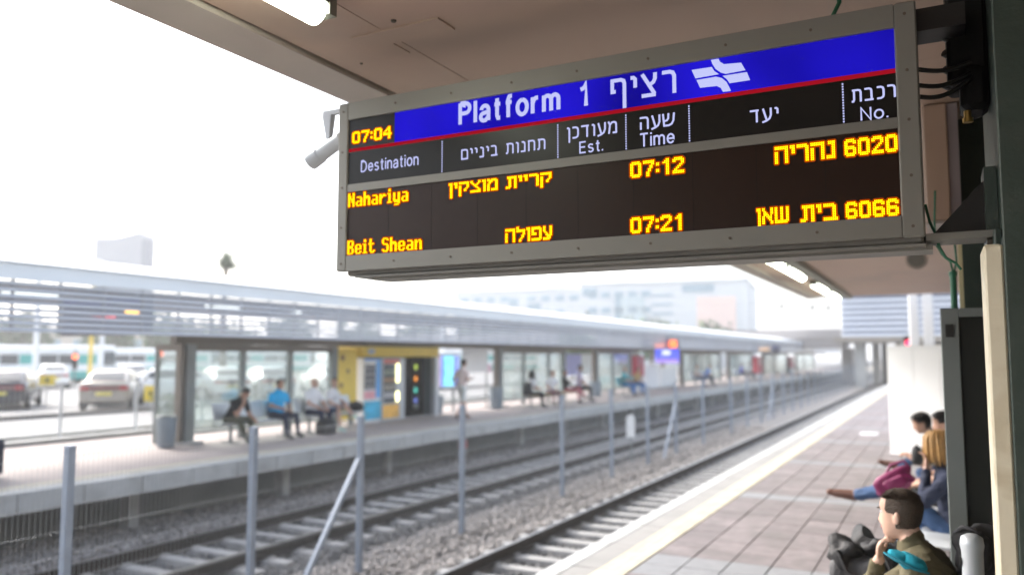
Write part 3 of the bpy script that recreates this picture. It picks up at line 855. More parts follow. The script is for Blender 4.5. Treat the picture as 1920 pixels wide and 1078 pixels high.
# white hoarding, white columns
hd = thing('hoarding', 'plain white panelled hoarding standing on the near platform behind the seated people', 'hoarding', (-.4, 17.5, 0))
for k in range(3):
    MB().cbox(-.94 + k * .47, -.94 + k * .47 + .466, 17.5, 17.56, .02, 2.07, .004).build('panel', M_white, hd)
b = MB(); b.box(-.90, .44, 17.565, 17.85, .02, 2.05); b.build('body', M_white, hd)
b = MB(); b.box(-.95, .48, 17.49, 17.57, 2.0705, 2.1); b.box(-.95, .48, 17.49, 17.57, 0, .019); b.build('rail', M_white, hd)
hd.rotation_euler.z = R(-24); hd.scale = (1.08, 1, 1)
for k, (xa, xb) in enumerate(((-.672, -.455), (-.358, -.12))):
    t = thing('white_column', ('left' if k == 0 else 'right') + ' one of two white steel columns rising behind the hoarding', 'column', ((xa + xb) / 2, 23, 0), 'white columns behind the hoarding')
    b = MB(); b.cbox(xa, xb, 23, 23.22, .02, 3.7, .02); b.build('shaft', M_white, t)
    b = MB(); b.box(xa - .05, xb + .05, 22.95, 23.27, 0, .0195); b.build('base_plate', M_grey, t)
    b = MB(); b.box(xa - .02, xb + .02, 22.98, 23.24, 3.7005, 3.75); b.build('cap', mat('pinkish_cap', (.55, .42, .36), .6), t)
sg = thing('signal_lamp', 'small red signal lamp glowing beside the left white column', 'signal', (-.95, 30, 0))
b = MB(); b.cyl((-.93, 30.1, 0), (-.93, 30.1, 2.6), .04); b.build('post', M_grey, sg)
b = MB(); b.cbox(-1.06, -.8, 29.99, 30.1, 2.12, 2.56, .02); b.build('head', M_black, sg)
b = MB(); b.cyl((-.93, 29.988, 2.33), (-.93, 29.97, 2.33), .09, n=14); b.build('lens', emis('red_signal', (1, .05, .12), 1.0), sg)

# ================================================================== FENCE BETWEEN THE TRACKS
fx = -7.05
fen = thing('track_fence', 'blue-grey steel post and wire fence between the two tracks', 'fence', (fx, 10, -1))
fys = [2.4, 4.78, 7.03, 9.0, 11.68, 15.69, 18.58, 21.3, 23.95, 27.1, 31.2, 34.1]
while fys[-1] < 100: fys.append(fys[-1] + 2.9)
for k, y in enumerate(fys):
    top = 1.075 + rng.normal(0, .008)
    b = MB(); b.cbox(fx - .038, fx + .038, y - .038, y + .038, -1.05, top, .004)
    b.box(fx - .042, fx + .042, y - .042, y + .042, top + .0005, top + .008)
    b.build('post', M_fence, fen)
for y, l in ((9.0, 1.2), (23.95, 1.25), (40.0, 1.25)):
    yy = min(fys, key=lambda q: abs(q - y))
    MB().bar((fx, yy - .04, .5), (fx, yy - l, -1.03), .06, .06).build('brace', M_fence, fen)
for k in range(len(fys) - 1):
    y0, y1 = fys[k] + .04, fys[k + 1] - .04
    if y0 > 45: break
    b = MB(); x = fx + .041
    st = .05 if y0 < 16 else .1
    for y in np.arange(y0 + .02, y1, st): b.bar((x, y, -.98), (x, y, 1.02), .0022, .0022)
    for z in np.linspace(-.97, 1.0, 10): b.bar((x + .004, y0, z), (x + .004, y1, z), .0028, .0028)
    b.build('wire_panel', M_wire, fen)
mk = thing('marker_post', 'short white rounded marker post between the tracks', 'marker post', (-7.6, 21.5, -1))
b = MB(); rings = []
pr = [(-.11, -.32), (.11, -.32), (.11, .2)] + [(.11 * math.cos(a), .2 + .085 * math.sin(a)) for a in np.linspace(.3, math.pi - .3, 7)] + [(-.11, .2)]
b.prism([(-7.6 + x, z) for x, z in pr], 21.47, 21.53); b.build('plate', M_white, mk)
b = MB(); b.cyl((-7.6, 21.56, -1.03), (-7.6, 21.56, .1), .025, n=8); b.build('stake', M_grey, mk)
vb = thing('valve_box', 'small red box fixed under the opposite platform edge', 'box', (-11.8, 19.6, -.6))
b = MB(); b.cbox(-11.9, -11.75, 19.5, 19.75, -.66, -.42, .02); b.build('case', mat('red_paint', (.5, .05, .07), .5), vb)
b = MB(); b.box(-12.24, -11.9, 19.58, 19.66, -.56, -.52); b.build('arm', M_grey, vb)

# ================================================================== FAR CANOPY WITH LOUVRES
fc = thing('louvred_canopy', 'long white canopy with blue-grey louvres over the opposite platform', 'canopy', (-12.5, 40, 2.2))
CY0, CY1 = 2.0, 125.0
b = MB(); b.prism([(-12.42, 3.31), (-14.6, 3.74), (-17.2, 3.62), (-17.2, 3.5), (-14.6, 3.6), (-12.42, 3.2)], CY0, CY1); b.build('roof', M_roof, fc)
b = MB(); b.prism([(-12.5, 3.06), (-12.42, 3.06), (-12.415, 3.3), (-12.36, 3.315), (-12.36, 3.335), (-12.5, 3.325)], CY0, CY1); b.build('fascia', M_fascia, fc)
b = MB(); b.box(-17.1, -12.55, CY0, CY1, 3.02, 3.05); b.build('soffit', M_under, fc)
BAY = 3.85
m_s = MB().prism([(-.016, -.034), (.012, -.037), (.02, .028), (-.01, .032)], .006, BAY - .006).mesh('slat', M_slat)
nb = int((CY1 - CY0) / BAY)
for k in range(nb):
    for j in range(8):
        z = 2.31 + j * .1005
        inst('slat', m_s, fc, (-12.5 + 12.5, CY0 + k * BAY - 40, z - 2.2)).location = (0.0 + rng.normal(0, .002), CY0 + k * BAY - 40, z - 2.2 + rng.normal(0, .0015))
m_b = MB().box(-.06, -.022, -.02, .02, 0, .86).mesh('slat_bracket', M_postb)
for k in range(int((CY1 - CY0) / .77)):
    inst('slat_bracket', m_b, fc, (0, CY0 + .06 + k * .77 - 40, .06))
b = MB()
for k in range(int((CY1 - CY0) / 6.0)):
    y = CY0 + 1 + k * 6.0
    MB().bar((-12.58, y, 2.95), (-15.5, y, 2.95), .12, .14).build('rafter', M_postb, fc)
MB().box(-14.75, -14.6, 12.2, CY1, 2.16, 2.34).build('ring_beam', M_postb, fc)
def far_lamp(y, z, label):
    t = thing('fluorescent_lamp', label, 'ceiling lamp', (-13.6, y, z), 'lamps behind the louvres')
    MB().box(-13.66, -13.54, y - .5, y + .5, z + .05, z + .12).build('housing', M_lamph, t)
    MB().box(-13.65, -13.55, y - .48, y + .48, z - .03, z + .0495).build('diffuser', emis('far_tube', (.95, 1, .97), .55) if 'far_tube' not in MATS else MATS['far_tube'], t)
for k, y in enumerate((6.0, 8.4, 12.6, 15.2)):
    far_lamp(y, 2.9, ['leftmost lamp glimpsed behind the louvres', 'second lamp from the left behind the louvres', 'lamp behind the louvres above the grey bin', 'lamp behind the louvres above the man in cyan'][k])

# ---- shelters
def shelter(label, y0, ys, y1, side=False, glassz=(.25, 2.0)):
    t = thing('glass_shelter', label, 'shelter', (-14.5, (y0 + y1) / 2, 0), 'glass shelters on the opposite platform')
    X = -14.5
    b = MB(); b.box(X - .12, X + .04, y0, y0 + .12, 0, 2.155); b.build('post', M_postb, t)
    b = MB(); b.box(X - .16, X + .1, y0 + .1205, y0 + .36, 0, 2.15); b.build('post', M_post, t)
    for y in ys:
        MB().box(X - .08, X + .03, y, y + .13, .0, 1.9995).build('post', M_post, t)
    MB().box(X - .12, X + .06, y1 - .2, y1, 0, 2.15).build('post', M_post, t)
    MB().box(X - .1, X + .05, y0 + .361, y1 - .201, 2.0, 2.15).build('header', M_postb, t)
    edges = [y0 + .361] + [v for y in ys for v in (y, y + .13)] + [y1 - .201]
    for k in range(0, len(edges), 2):
        a, c = edges[k] + .004, edges[k + 1] - .004
        MB().box(X - .03, X - .018, a, c, glassz[0], glassz[1] - .005).build('pane', M_glass, t)
        MB().box(X - .05, X + .01, a, c, glassz[0] - .06, glassz[0] - .001).build('sill', M_post, t)
    MB().box(X - .4, X + .25, y0 - .05, y0 + .5, .001, .06).build('plinth', M_conc, t)
    if side:
        MB().box(X - .68, X - .125, y0 + .03, y0 + .042, .3, 1.99).build('pane', M_glass, t)
        MB().box(X - .78, X - .125, y0, y0 + .08, 2.0, 2.15).build('header', M_postb, t)
        MB().box(X - .78, X - .70, y0, y0 + .08, 0, 1.9995).build('post', M_post, t)
    return t
shelter('nearest glass shelter, behind the seated men', 12.25, [14.0, 15.58], 17.4, True)
shelter('glass shelter behind the group on the tan bench', 26.4, [28.6, 30.9], 32.6)
shelter('glass shelter left of the red-topped machine', 36.0, [38.5], 41.2)
shelter('glass shelter just beyond the blue hanging sign', 50.6, [54.0, 57.6], 61.0)
shelter('glass shelter between the blue sign and the red pillar box', 63.5, [66.5], 72.5)
shelter('glass shelter beyond the red pillar box', 77.5, [83], 91)
shelter('farthest glass shelter, near the end of the canopy', 97, [103], 112)

bench('pale metal bench under the man in black and the man in cyan', -13.75, 12.75, 15.0, 1, M_seat, M_post, 3, 'benches on the opposite platform')
bench('pale metal bench under the two men in white shirts', -13.75, 15.25, 17.4, 1, M_seat, M_post, 3, 'benches on the opposite platform')
M_tan = mat('tan_seat', (.5, .38, .22), .5)
bench('tan bench under the group by the second shelter', -13.4, 26.8, 32.2, 1, M_tan, M_post, 4, 'benches on the opposite platform', back=False)
bench('teal bench left of the red-topped machine', -13.5, 37.0, 40.2, 1, mat('teal_seat', (.08, .3, .33), .5), M_post, 3, 'benches on the opposite platform')
bench('distant bench beyond the blue hanging sign', -13.5, 50.0, 54.5, 1, M_seat, M_post, 4, 'benches on the opposite platform')
bench('farthest bench by the red pillar box', -13.5, 62.0, 68, 1, M_seat, M_post, 4, 'benches on the opposite platform')

def bin_(label, x, y, h, r, group='bins on the opposite platform'):
    t = thing('litter_bin', label, 'bin', (x, y, 0), group)
    b = MB(); b.lathe([(r * .85, .02), (r * .9, .03), (r, h - .06), (r, h - .05), (r * .97, h - .04)], (x, y, 0), 18); b.build('drum', mat('bin_grey', (.22, .27, .31), .5, .2, var=.08), t)
    b = MB(); b.lathe([(r * 1.04, h - .04), (r * 1.06, h - .01), (r * .98, h), (r * .7, h), (r * .68, h - .03), (r * .6, h - .035)], (x, y, 0), 18); b.build('rim', M_post, t)
    b = MB(); b.lathe([(r * .7, 0), (r * .7, .0195), (.01, .0195)], (x, y, 0), 18); b.build('base', M_dark, t)
bin_('grey litter bin beside the nearest shelter post', -14.35, 11.85, .66, .2)
bin_('grey litter bin in front of the second shelter post', -14.15, 25.75, .8, .25)
bin_('grey litter bin left of the walker, beside the vending machines', -14.7, 22.75, .62, .2)
bin_('grey litter bin right of the second shelter', -14.2, 35.3, .75, .3)

# yellow panel, vending machines, kiosk
M_yel = mat('yellow_panel_paint', (.75, .55, .09), .5, var=.08, scale=3)
yp = thing('yellow_panel', 'yellow poster panel between the nearest shelter and the vending machines', 'panel', (-14.5, 17.9, 0))
b = MB(); b.cbox(-14.62, -14.5, 17.5, 18.3, .15, 2.1, .01); b.build('board', M_yel, yp)
b = MB()
for z, y, s in ((1.85, 17.66, .1), (1.48, 17.9, .07), (1.1, 17.62, .08), (.75, 17.68, .12), (.6, 17.95, .1)):
    b.cyl((-14.499, y, z), (-14.494, y, z), s, n=7, smooth=False)
b.build('brown_emblem', mat('brown_print', (.3, .17, .06), .5), yp)
b = MB(); b.box(-14.6, -14.52, 17.6, 17.68, 0, .1495); b.box(-14.6, -14.52, 18.12, 18.2, 0, .1495); b.build('foot', M_post, yp)

kb = thing('vending_kiosk', 'yellow-topped grey kiosk frame around the vending machines', 'kiosk', (-14.8, 20.3, 0))
b = MB(); b.box(-15.4, -14.36, 18.36, 22.3, 1.87, 2.17); b.build('header', M_yel, kb)
b = MB(); b.box(-14.5, -14.34, 22.06, 22.29, 0, 1.8695); b.build('end_post', M_steelg, kb)
b = MB(); b.box(-15.4, -15.36, 18.4, 22.25, 0, 1.8695); b.build('back_wall', M_blackm, kb)
b = MB(); b.box(-15.355, -14.52, 22.1, 22.2, 0, 1.8695); b.build('side_wall', mat('slate', (.1, .13, .15), .6), kb)
b = MB(); b.box(-14.355, -14.35, 18.6, 18.9, 1.95, 2.1); b.build('header_badge', mat('badge_grey', (.4, .45, .5), .5), kb)

M_vb = mat('bright_blue_paint', (.03, .22, .62), .35, var=.06)
v1 = thing('vending_machine', 'blue drinks vending machine under the yellow header', 'vending machine', (-14.8, 18.9, 0), 'vending machines')
b = MB(); b.cbox(-15.2, -14.42, 18.5, 19.3, .0, 1.84, .02); b.build('body', M_white, v1)
b = MB(); b.box(-14.419, -14.404, 18.52, 19.28, 1.77, 1.83); b.build('blue_header', M_vb, v1)
b = MB(); b.box(-14.419, -14.405, 18.53, 19.02, .95, 1.66); b.build('window', mat('vend_window', (.08, .1, .12), .2), v1)
b = MB()
for z in (1.02, 1.2, 1.38, 1.55):
    for k in range(5): b.cyl((-14.43 + .02, 18.58 + k * .09, z), (-14.402, 18.58 + k * .09, z + .0), .028, n=8)
b.build('cans', mat('cans', (.45, .4, .42), .3, .4, var=.5, scale=9), v1)
b = MB(); b.box(-14.419, -14.403, 18.53, 19.02, .68, .9); b.build('pink_panel', mat('pink_print', (.75, .35, .4), .4), v1)
b = MB(); b.box(-14.419, -14.404, 18.52, 19.28, .1, .62); b.build('picture_panel', mat('cyan_print', (.05, .5, .75), .4, var=.6, scale=3.5), v1)
b = MB(); b.box(-14.419, -14.404, 19.06, 19.27, .7, 1.75); b.build('button_column', mat('sky_blue', (.12, .4, .8), .35), v1)
v2 = thing('vending_machine', 'snack vending machine with two glowing light strips', 'vending machine', (-14.8, 19.9, 0), 'vending machines')
b = MB(); b.cbox(-15.2, -14.42, 19.36, 20.52, .0, 1.84, .02); b.build('body', M_steelg, v2)
b = MB(); b.box(-14.419, -14.405, 19.42, 20.2, 1.68, 1.8); b.build('red_header', mat('red_print', (.6, .15, .14), .4), v2)
b = MB(); b.box(-14.419, -14.41, 19.42, 20.02, .52, 1.67); b.build('window', MATS['vend_window'], v2)
for z in (.7, .92, 1.14, 1.36):
    b = MB()
    for k in range(5): b.cbox(-14.43, -14.402, 19.45 + k * .112, 19.54 + k * .112, z, z + .13, .01)
    b.box(-14.42, -14.4, 19.42, 20.02, z - .02, z - .003)
    b.build('snack_row', mat('snack_%d' % int(z * 100), [(.55, .5, .4), (.5, .3, .15), (.35, .4, .3), (.5, .5, .52)][int(z * 5) % 4], .4, .1, var=.5, scale=12), v2)
M_strip = emis('vending_light', (1, .95, .45), 1.1)
b = MB(); b.box(-14.419, -14.395, 20.05, 20.17, 1.12, 1.66); b.build('light_strip', M_strip, v2)
b = MB(); b.box(-14.419, -14.395, 20.05, 20.17, .55, .84); b.build('light_strip', M_strip, v2)
b = MB(); b.box(-14.419, -14.405, 19.4, 20.2, .08, .48); b.build('orange_panel', mat('orange_print', (.75, .42, .08), .4, var=.35, scale=4), v2)
v3 = thing('ticket_machine', 'black machine with coloured lights under the yellow header', 'ticket machine', (-14.8, 21.6, 0))
b = MB(); b.cbox(-15.3, -14.75, 21.2, 22.0, .0, 1.82, .02); b.build('body', M_black, v3)
for z, c in ((1.55, (.45, .6, .1)), (1.18, (1, .35, .05)), (.82, (.1, .6, .5)), (.5, (.15, .2, .6))):
    b = MB(); b.cyl((-14.752, 21.55, z), (-14.73, 21.55, z), .085, n=10); b.build('lit_button', emis('button_%d' % int(z * 100), c, .3), v3)
b = MB(); b.ell((-14.7, 21.5, .32), (.09, .11, .09)); b.build('coin_tray', M_grey, v3)

# light-box poster, notice board
po = thing('poster_lightbox', 'glowing cyan and violet poster lightbox right of the yellow kiosk', 'poster', (-15, 23.9, 0))
b = MB(); b.cbox(-15.15, -15.0, 23.1, 24.62, .8, 1.95, .02); b.build('case', M_steelg, po)
for k, (y0, y1, c, s) in enumerate(((23.15, 23.4, (.75, .55, .75), .8), (23.4, 23.62, (.2, .35, .95), .9), (23.62, 24.2, (.25, .8, 1), 1.15), (24.2, 24.57, (.3, .4, .95), .9))):
    MB().box(-14.999, -14.99, y0, y1 - .002, .86, 1.9).build('lit_panel', emis('poster_%d' % k, c, s * .35, .3, 4), po)
b = MB(); b.box(-15.1, -15.05, 23.3, 23.4, 0, .7995); b.box(-15.1, -15.05, 24.3, 24.4, 0, .7995); b.build('foot', M_post, po)
nbd = thing('notice_board', 'pale notice board on a post, just right of the walker', 'notice board', (-14.6, 25, 0))
b = MB(); b.cbox(-14.66, -14.6, 24.2, 25.95, 1.33, 2.14, .01); b.build('board', mat('notice_pale', (.8, .8, .8), .5), nbd)
b = MB(); b.box(-14.599, -14.594, 24.3, 25.85, 1.4, 2.07); b.build('sheet', mat('notice_sheet', (.82, .82, .82), .5, var=.05), nbd)
b = MB(); b.cyl((-14.7, 24.45, 0), (-14.7, 24.45, 2.1), .05); b.build('post', M_steelg, nbd)
pk = thing('pink_notice', 'small pink notice panel right of the pale notice board', 'notice', (-15, 26.5, 0))
b = MB(); b.box(-15.05, -15.0, 26.2, 26.95, 1.3, 1.58); b.build('panel', mat('pink_panel', (.75, .5, .62), .5), pk)
b = MB(); b.cyl((-15.03, 26.6, 0), (-15.03, 26.6, 1.3), .03); b.build('post', M_post, pk)
bp_ = thing('blue_poster', 'large blue poster on a stand behind the second shelter', 'poster', (-17, 40, 0))
b = MB(); b.cbox(-17.1, -17.0, 38.0, 40.4, .9, 2.0, .02); b.build('panel', mat('periwinkle', (.3, .36, .72), .5, var=.1), bp_)
b = MB(); b.cbox(-17.1, -17.0, 40.42, 42.2, .9, 2.0, .02); b.build('panel', mat('pale_cyan_print', (.55, .7, .75), .5, var=.1), bp_)
b = MB(); b.box(-17.09, -17.02, 38.5, 38.6, 0, .8995); b.box(-17.09, -17.02, 41.6, 41.7, 0, .8995); b.build('foot', M_post, bp_)

# red machines, white boxes
def red_m(label, y0, y1, z0, z1):
    t = thing('red_machine', label, 'ticket machine', (-14.4, y0, 0), 'red machines along the opposite platform')
    b = MB(); b.cbox(-14.9, -14.41, y0, y1, z0, z1, .02); b.build('red_cabinet', mat('machine_red', (.45, .04, .07), .45, var=.06), t)
    b = MB(); b.cbox(-14.88, -14.43, y0 + .05, y1 - .05, 0, z0 - .001, .02); b.build('pedestal', M_steelg, t)
    b = MB(); b.box(-14.409, -14.395, y0 + .2, y1 - .2, z0 + .5 * (z1 - z0), z1 - .12); b.build('screen', mat('machine_screen', (.35, .06, .08), .3), t)
red_m('nearest red-topped machine, left of the white cabinets', 41.95, 43.1, .8, 1.9)
red_m('middle red machine between distant shelters', 74.4, 76.6, .35, 1.85)
red_m('farthest red machine near the canopy end', 92.8, 95.0, .6, 1.85)
for k, (y0, y1, z1, lab) in enumerate(((43.8, 46.4, 1.36, 'low white cabinet right of the nearest red machine'), (46.7, 49.9, 1.2, 'wide white cabinet under the blue hanging sign'))):
    t = thing('white_cabinet', lab, 'cabinet', (-14.6, y0, 0), 'white cabinets under the blue sign')
    b = MB(); b.cbox(-15.3, -14.6, y0, y1, .06, z1, .03); b.build('body', M_white, t)
    MB().box(-15.25, -14.65, y0 + .05, y1 - .05, 0, .0595).build('plinth', M_grey, t)
    MB().box(-14.599, -14.585, y0 + .1, (y0 + y1) / 2 - .01, .15, z1 - .1).build('door', M_white, t)
    MB().box(-14.599, -14.585, (y0 + y1) / 2 + .01, y1 - .1, .15, z1 - .1).build('door', M_white, t)
# hanging signs and boards on the far platform
hs = thing('hanging_sign', 'blue platform sign hanging under the louvred canopy', 'sign', (-12.9, 43.5, 2.3))
b = MB(); b.cbox(-13.9, -12.6, 43.5, 43.62, 1.52, 2.26, .01); b.build('panel', emis('blue_sign', (.1, .13, .85), .4), hs)
b = MB(); b.box(-13.5, -13.05, 43.485, 43.499, 1.95, 2.2); b.build('pictogram', emis('sign_white', (.8, .85, 1), .35), hs)
b = MB(); b.box(-13.88, -12.62, 43.485, 43.499, 1.53, 1.72); b.build('lower_band', emis('sign_violet', (.45, .3, .85), .35), hs)
b = MB(); b.box(-13.6, -13.56, 43.54, 43.58, 2.2605, 3.02); b.box(-12.95, -12.91, 43.54, 43.58, 2.2605, 3.02); b.build('hanger', M_grey, hs)
def far_board(label, x0, x1, y, z0, z1, lit, group='departure boards on the opposite platform'):
    t = thing('departure_board', label, 'departure board', ((x0 + x1) / 2, y, z0), group)
    b = MB(); b.cbox(x0, x1, y, y + .25, z0, z1, .01); b.build('housing', mat('board_dark', (.1, .1, .14), .5), t)
    b = MB(); b.box(x0 + .05, x1 - .05, y - .008, y - .001, z1 - .14, z1 - .04); b.build('header', mat('board_blue', (.06, .07, .3), .4), t)
    for (a, c, e, f_, col) in lit:
        MB().box(a, c, y - .012, y - .0085, e, f_).build('lit_text', MATS[col], t)
    b = MB(); b.box(x0 + .3, x0 + .36, y + .1, y + .16, z1 + .0005, 3.02); b.box(x1 - .36, x1 - .3, y + .1, y + .16, z1 + .0005, 3.02); b.build('hanger', M_grey, t)
emis('far_orange', (1, .2, .06), .7); emis('far_amber', (1, .5, .08), .8); emis('far_red', (.8, .1, .1), .4)
far_board('dark departure board with an amber glow behind the louvres at the left', -14.9, -12.62, 9.8, 2.28, 2.98, [(-13.05, -12.68, 2.63, 2.73, 'far_amber'), (-14.4, -13.3, 2.58, 2.62, 'far_red')])
far_board('orange lit departure board above the blue hanging sign', -13.9, -11.9, 41.0, 2.25, 2.75, [(-13.1, -12.6, 2.3, 2.55, 'far_orange'), (-12.6, -12.2, 2.45, 2.5, 'far_red'), (-12.35, -11.95, 2.32, 2.7, 'far_orange')])
far_board('yellow lit departure board near the far end of the canopy', -13.9, -11.9, 71.0, 2.2, 2.75, [(-13.6, -12.7, 2.3, 2.6, 'far_amber')])
# suitcase at the left edge
su = thing('suitcase', 'navy suitcase standing on the opposite platform at the left edge', 'suitcase', (-13.2, 7.55, 0))
b = MB(); b.cbox(-13.35, -13.07, 7.1, 7.78, .05, .6, .03); b.build('shell', mat('navy_fabric', (.012, .016, .035), .7), su)
b = MB(); b.box(-13.068, -13.06, 7.55, 7.66, .42, .46); b.build('badge', M_white, su)
for yy in (7.2, 7.7):
    MB().cyl((-13.3, yy, .026), (-13.12, yy, .026), .025, n=10).build('wheel', M_black, su)
b = MB(); b.tube([(-13.21, 7.3, .6), (-13.21, 7.3, .68), (-13.21, 7.58, .68), (-13.21, 7.58, .6)], .012); b.build('handle', M_black, su)
# ================================================================== PEOPLE
SKIN = [mat('skin_light', (.52, .33, .25), .55, var=.08, scale=20), mat('skin_tan', (.4, .23, .16), .55, var=.08, scale=20), mat('skin_dark', (.28, .16, .11), .55, var=.08, scale=20)]
HAIR = {'black': mat('black_hair', (.012, .01, .009), .5, var=.3, scale=60, bump=.4, bscale=120), 'brown': mat('brown_hair', (.06, .036, .021), .55, var=.35, scale=60, bump=.5, bscale=150),
        'blonde': mat('fair_hair', (.42, .24, .08), .5, var=.35, scale=50, bump=.4, bscale=100), 'grey': mat('grey_hair', (.2, .19, .18), .6, var=.2, scale=50), 'auburn': mat('auburn_hair', (.14, .04, .02), .5, var=.3, scale=50)}
M_eye = mat('eye_white', (.6, .58, .55), .2, var=0); M_iris = mat('iris', (.02, .015, .01), .2, var=0); M_lip = mat('lip', (.4, .17, .15), .5, var=0)
def cloth(name, c): return mat('cloth_' + name, c, .85, var=.12, scale=14, bump=.25, bscale=30)

HZ = [0.0, .008, .022, .04, .06, .085, .11, .13, .15, .175, .2, .22, .231]
HF = [.055, .078, .087, .087, .09, .09, .087, .083, .091, .09, .077, .05, .015]
HB = [.0, -.012, -.03, -.052, -.07, -.084, -.094, -.099, -.102, -.1, -.086, -.06, -.03]
HW = [.018, .034, .046, .056, .062, .067, .071, .074, .076, .076, .069, .05, .02]
def head_ring(k, n, grow=0.0):
    ring = []
    z = HZ[k]
    for i in range(n):
        a = 2 * math.pi * i / n
        ca, sa = math.cos(a), math.sin(a)
        e = 2 / 2.35
        x = (HW[k] + grow) * math.copysign(abs(sa) ** e, sa)
        yy = (HF[k] + grow) if ca > 0 else -(HB[k] - grow)
        mid = 0.0
        y = mid + yy * math.copysign(abs(ca) ** e, ca)
        if ca > 0 and grow == 0:
            g = math.exp(-(x / .013) ** 2)
            nose = {.085: .024, .11: .017, .13: .009, .06: .003, .04: .0}.get(z, 0)
            y += nose * g
            if z == .13: y -= .008 * (math.exp(-((x - .032) / .014) ** 2) + math.exp(-((x + .032) / .014) ** 2))
            if z == .04: y -= .004 * g
        ring.append(Vector((x, y, z)))
    return ring

class Body:
    def __init__(self): self.mb = MB(); self.pr = []
    def cap(self, a, b, r0, r1, reg, n=14, clas=True):
        a, b = Vector(a), Vector(b)
        d = (b - a); L = d.length
        if L < 1e-5: return
        d.normalize(); u = d.orthogonal().normalized(); v = d.cross(u)
        rings = []
        for t in (-.98, -.75, -.4, 0):
            rings.append((a + d * r0 * t, r0 * math.sqrt(max(1e-4, 1 - t * t))))
        rings.append((a.lerp(b, .5), (r0 + r1) / 2))
        for t in (0, .4, .75, .98):
            rings.append((b + d * r1 * t, r1 * math.sqrt(max(1e-4, 1 - t * t))))
        self.mb.loft([[p + (u * math.cos(2 * math.pi * i / n) + v * math.sin(2 * math.pi * i / n)) * r for i in range(n)] for p, r in rings], 0, True)
        if clas: self.pr.append((reg, a, b, r0, r1))
    def flat(self, c, r, reg, rot):
        self.mb.ell(c, r, 14, 10, 0, rot)

def frame_from(fwd, up=(0, 0, 1)):
    f = Vector(fwd).normalized(); u = Vector(up); r = f.cross(u)
    if r.length < 1e-3: r = f.cross(Vector((0, 1, 0)))
    r.normalize(); u = r.cross(f)
    return Matrix((r, f, u)).transposed()        # columns right, fwd, up

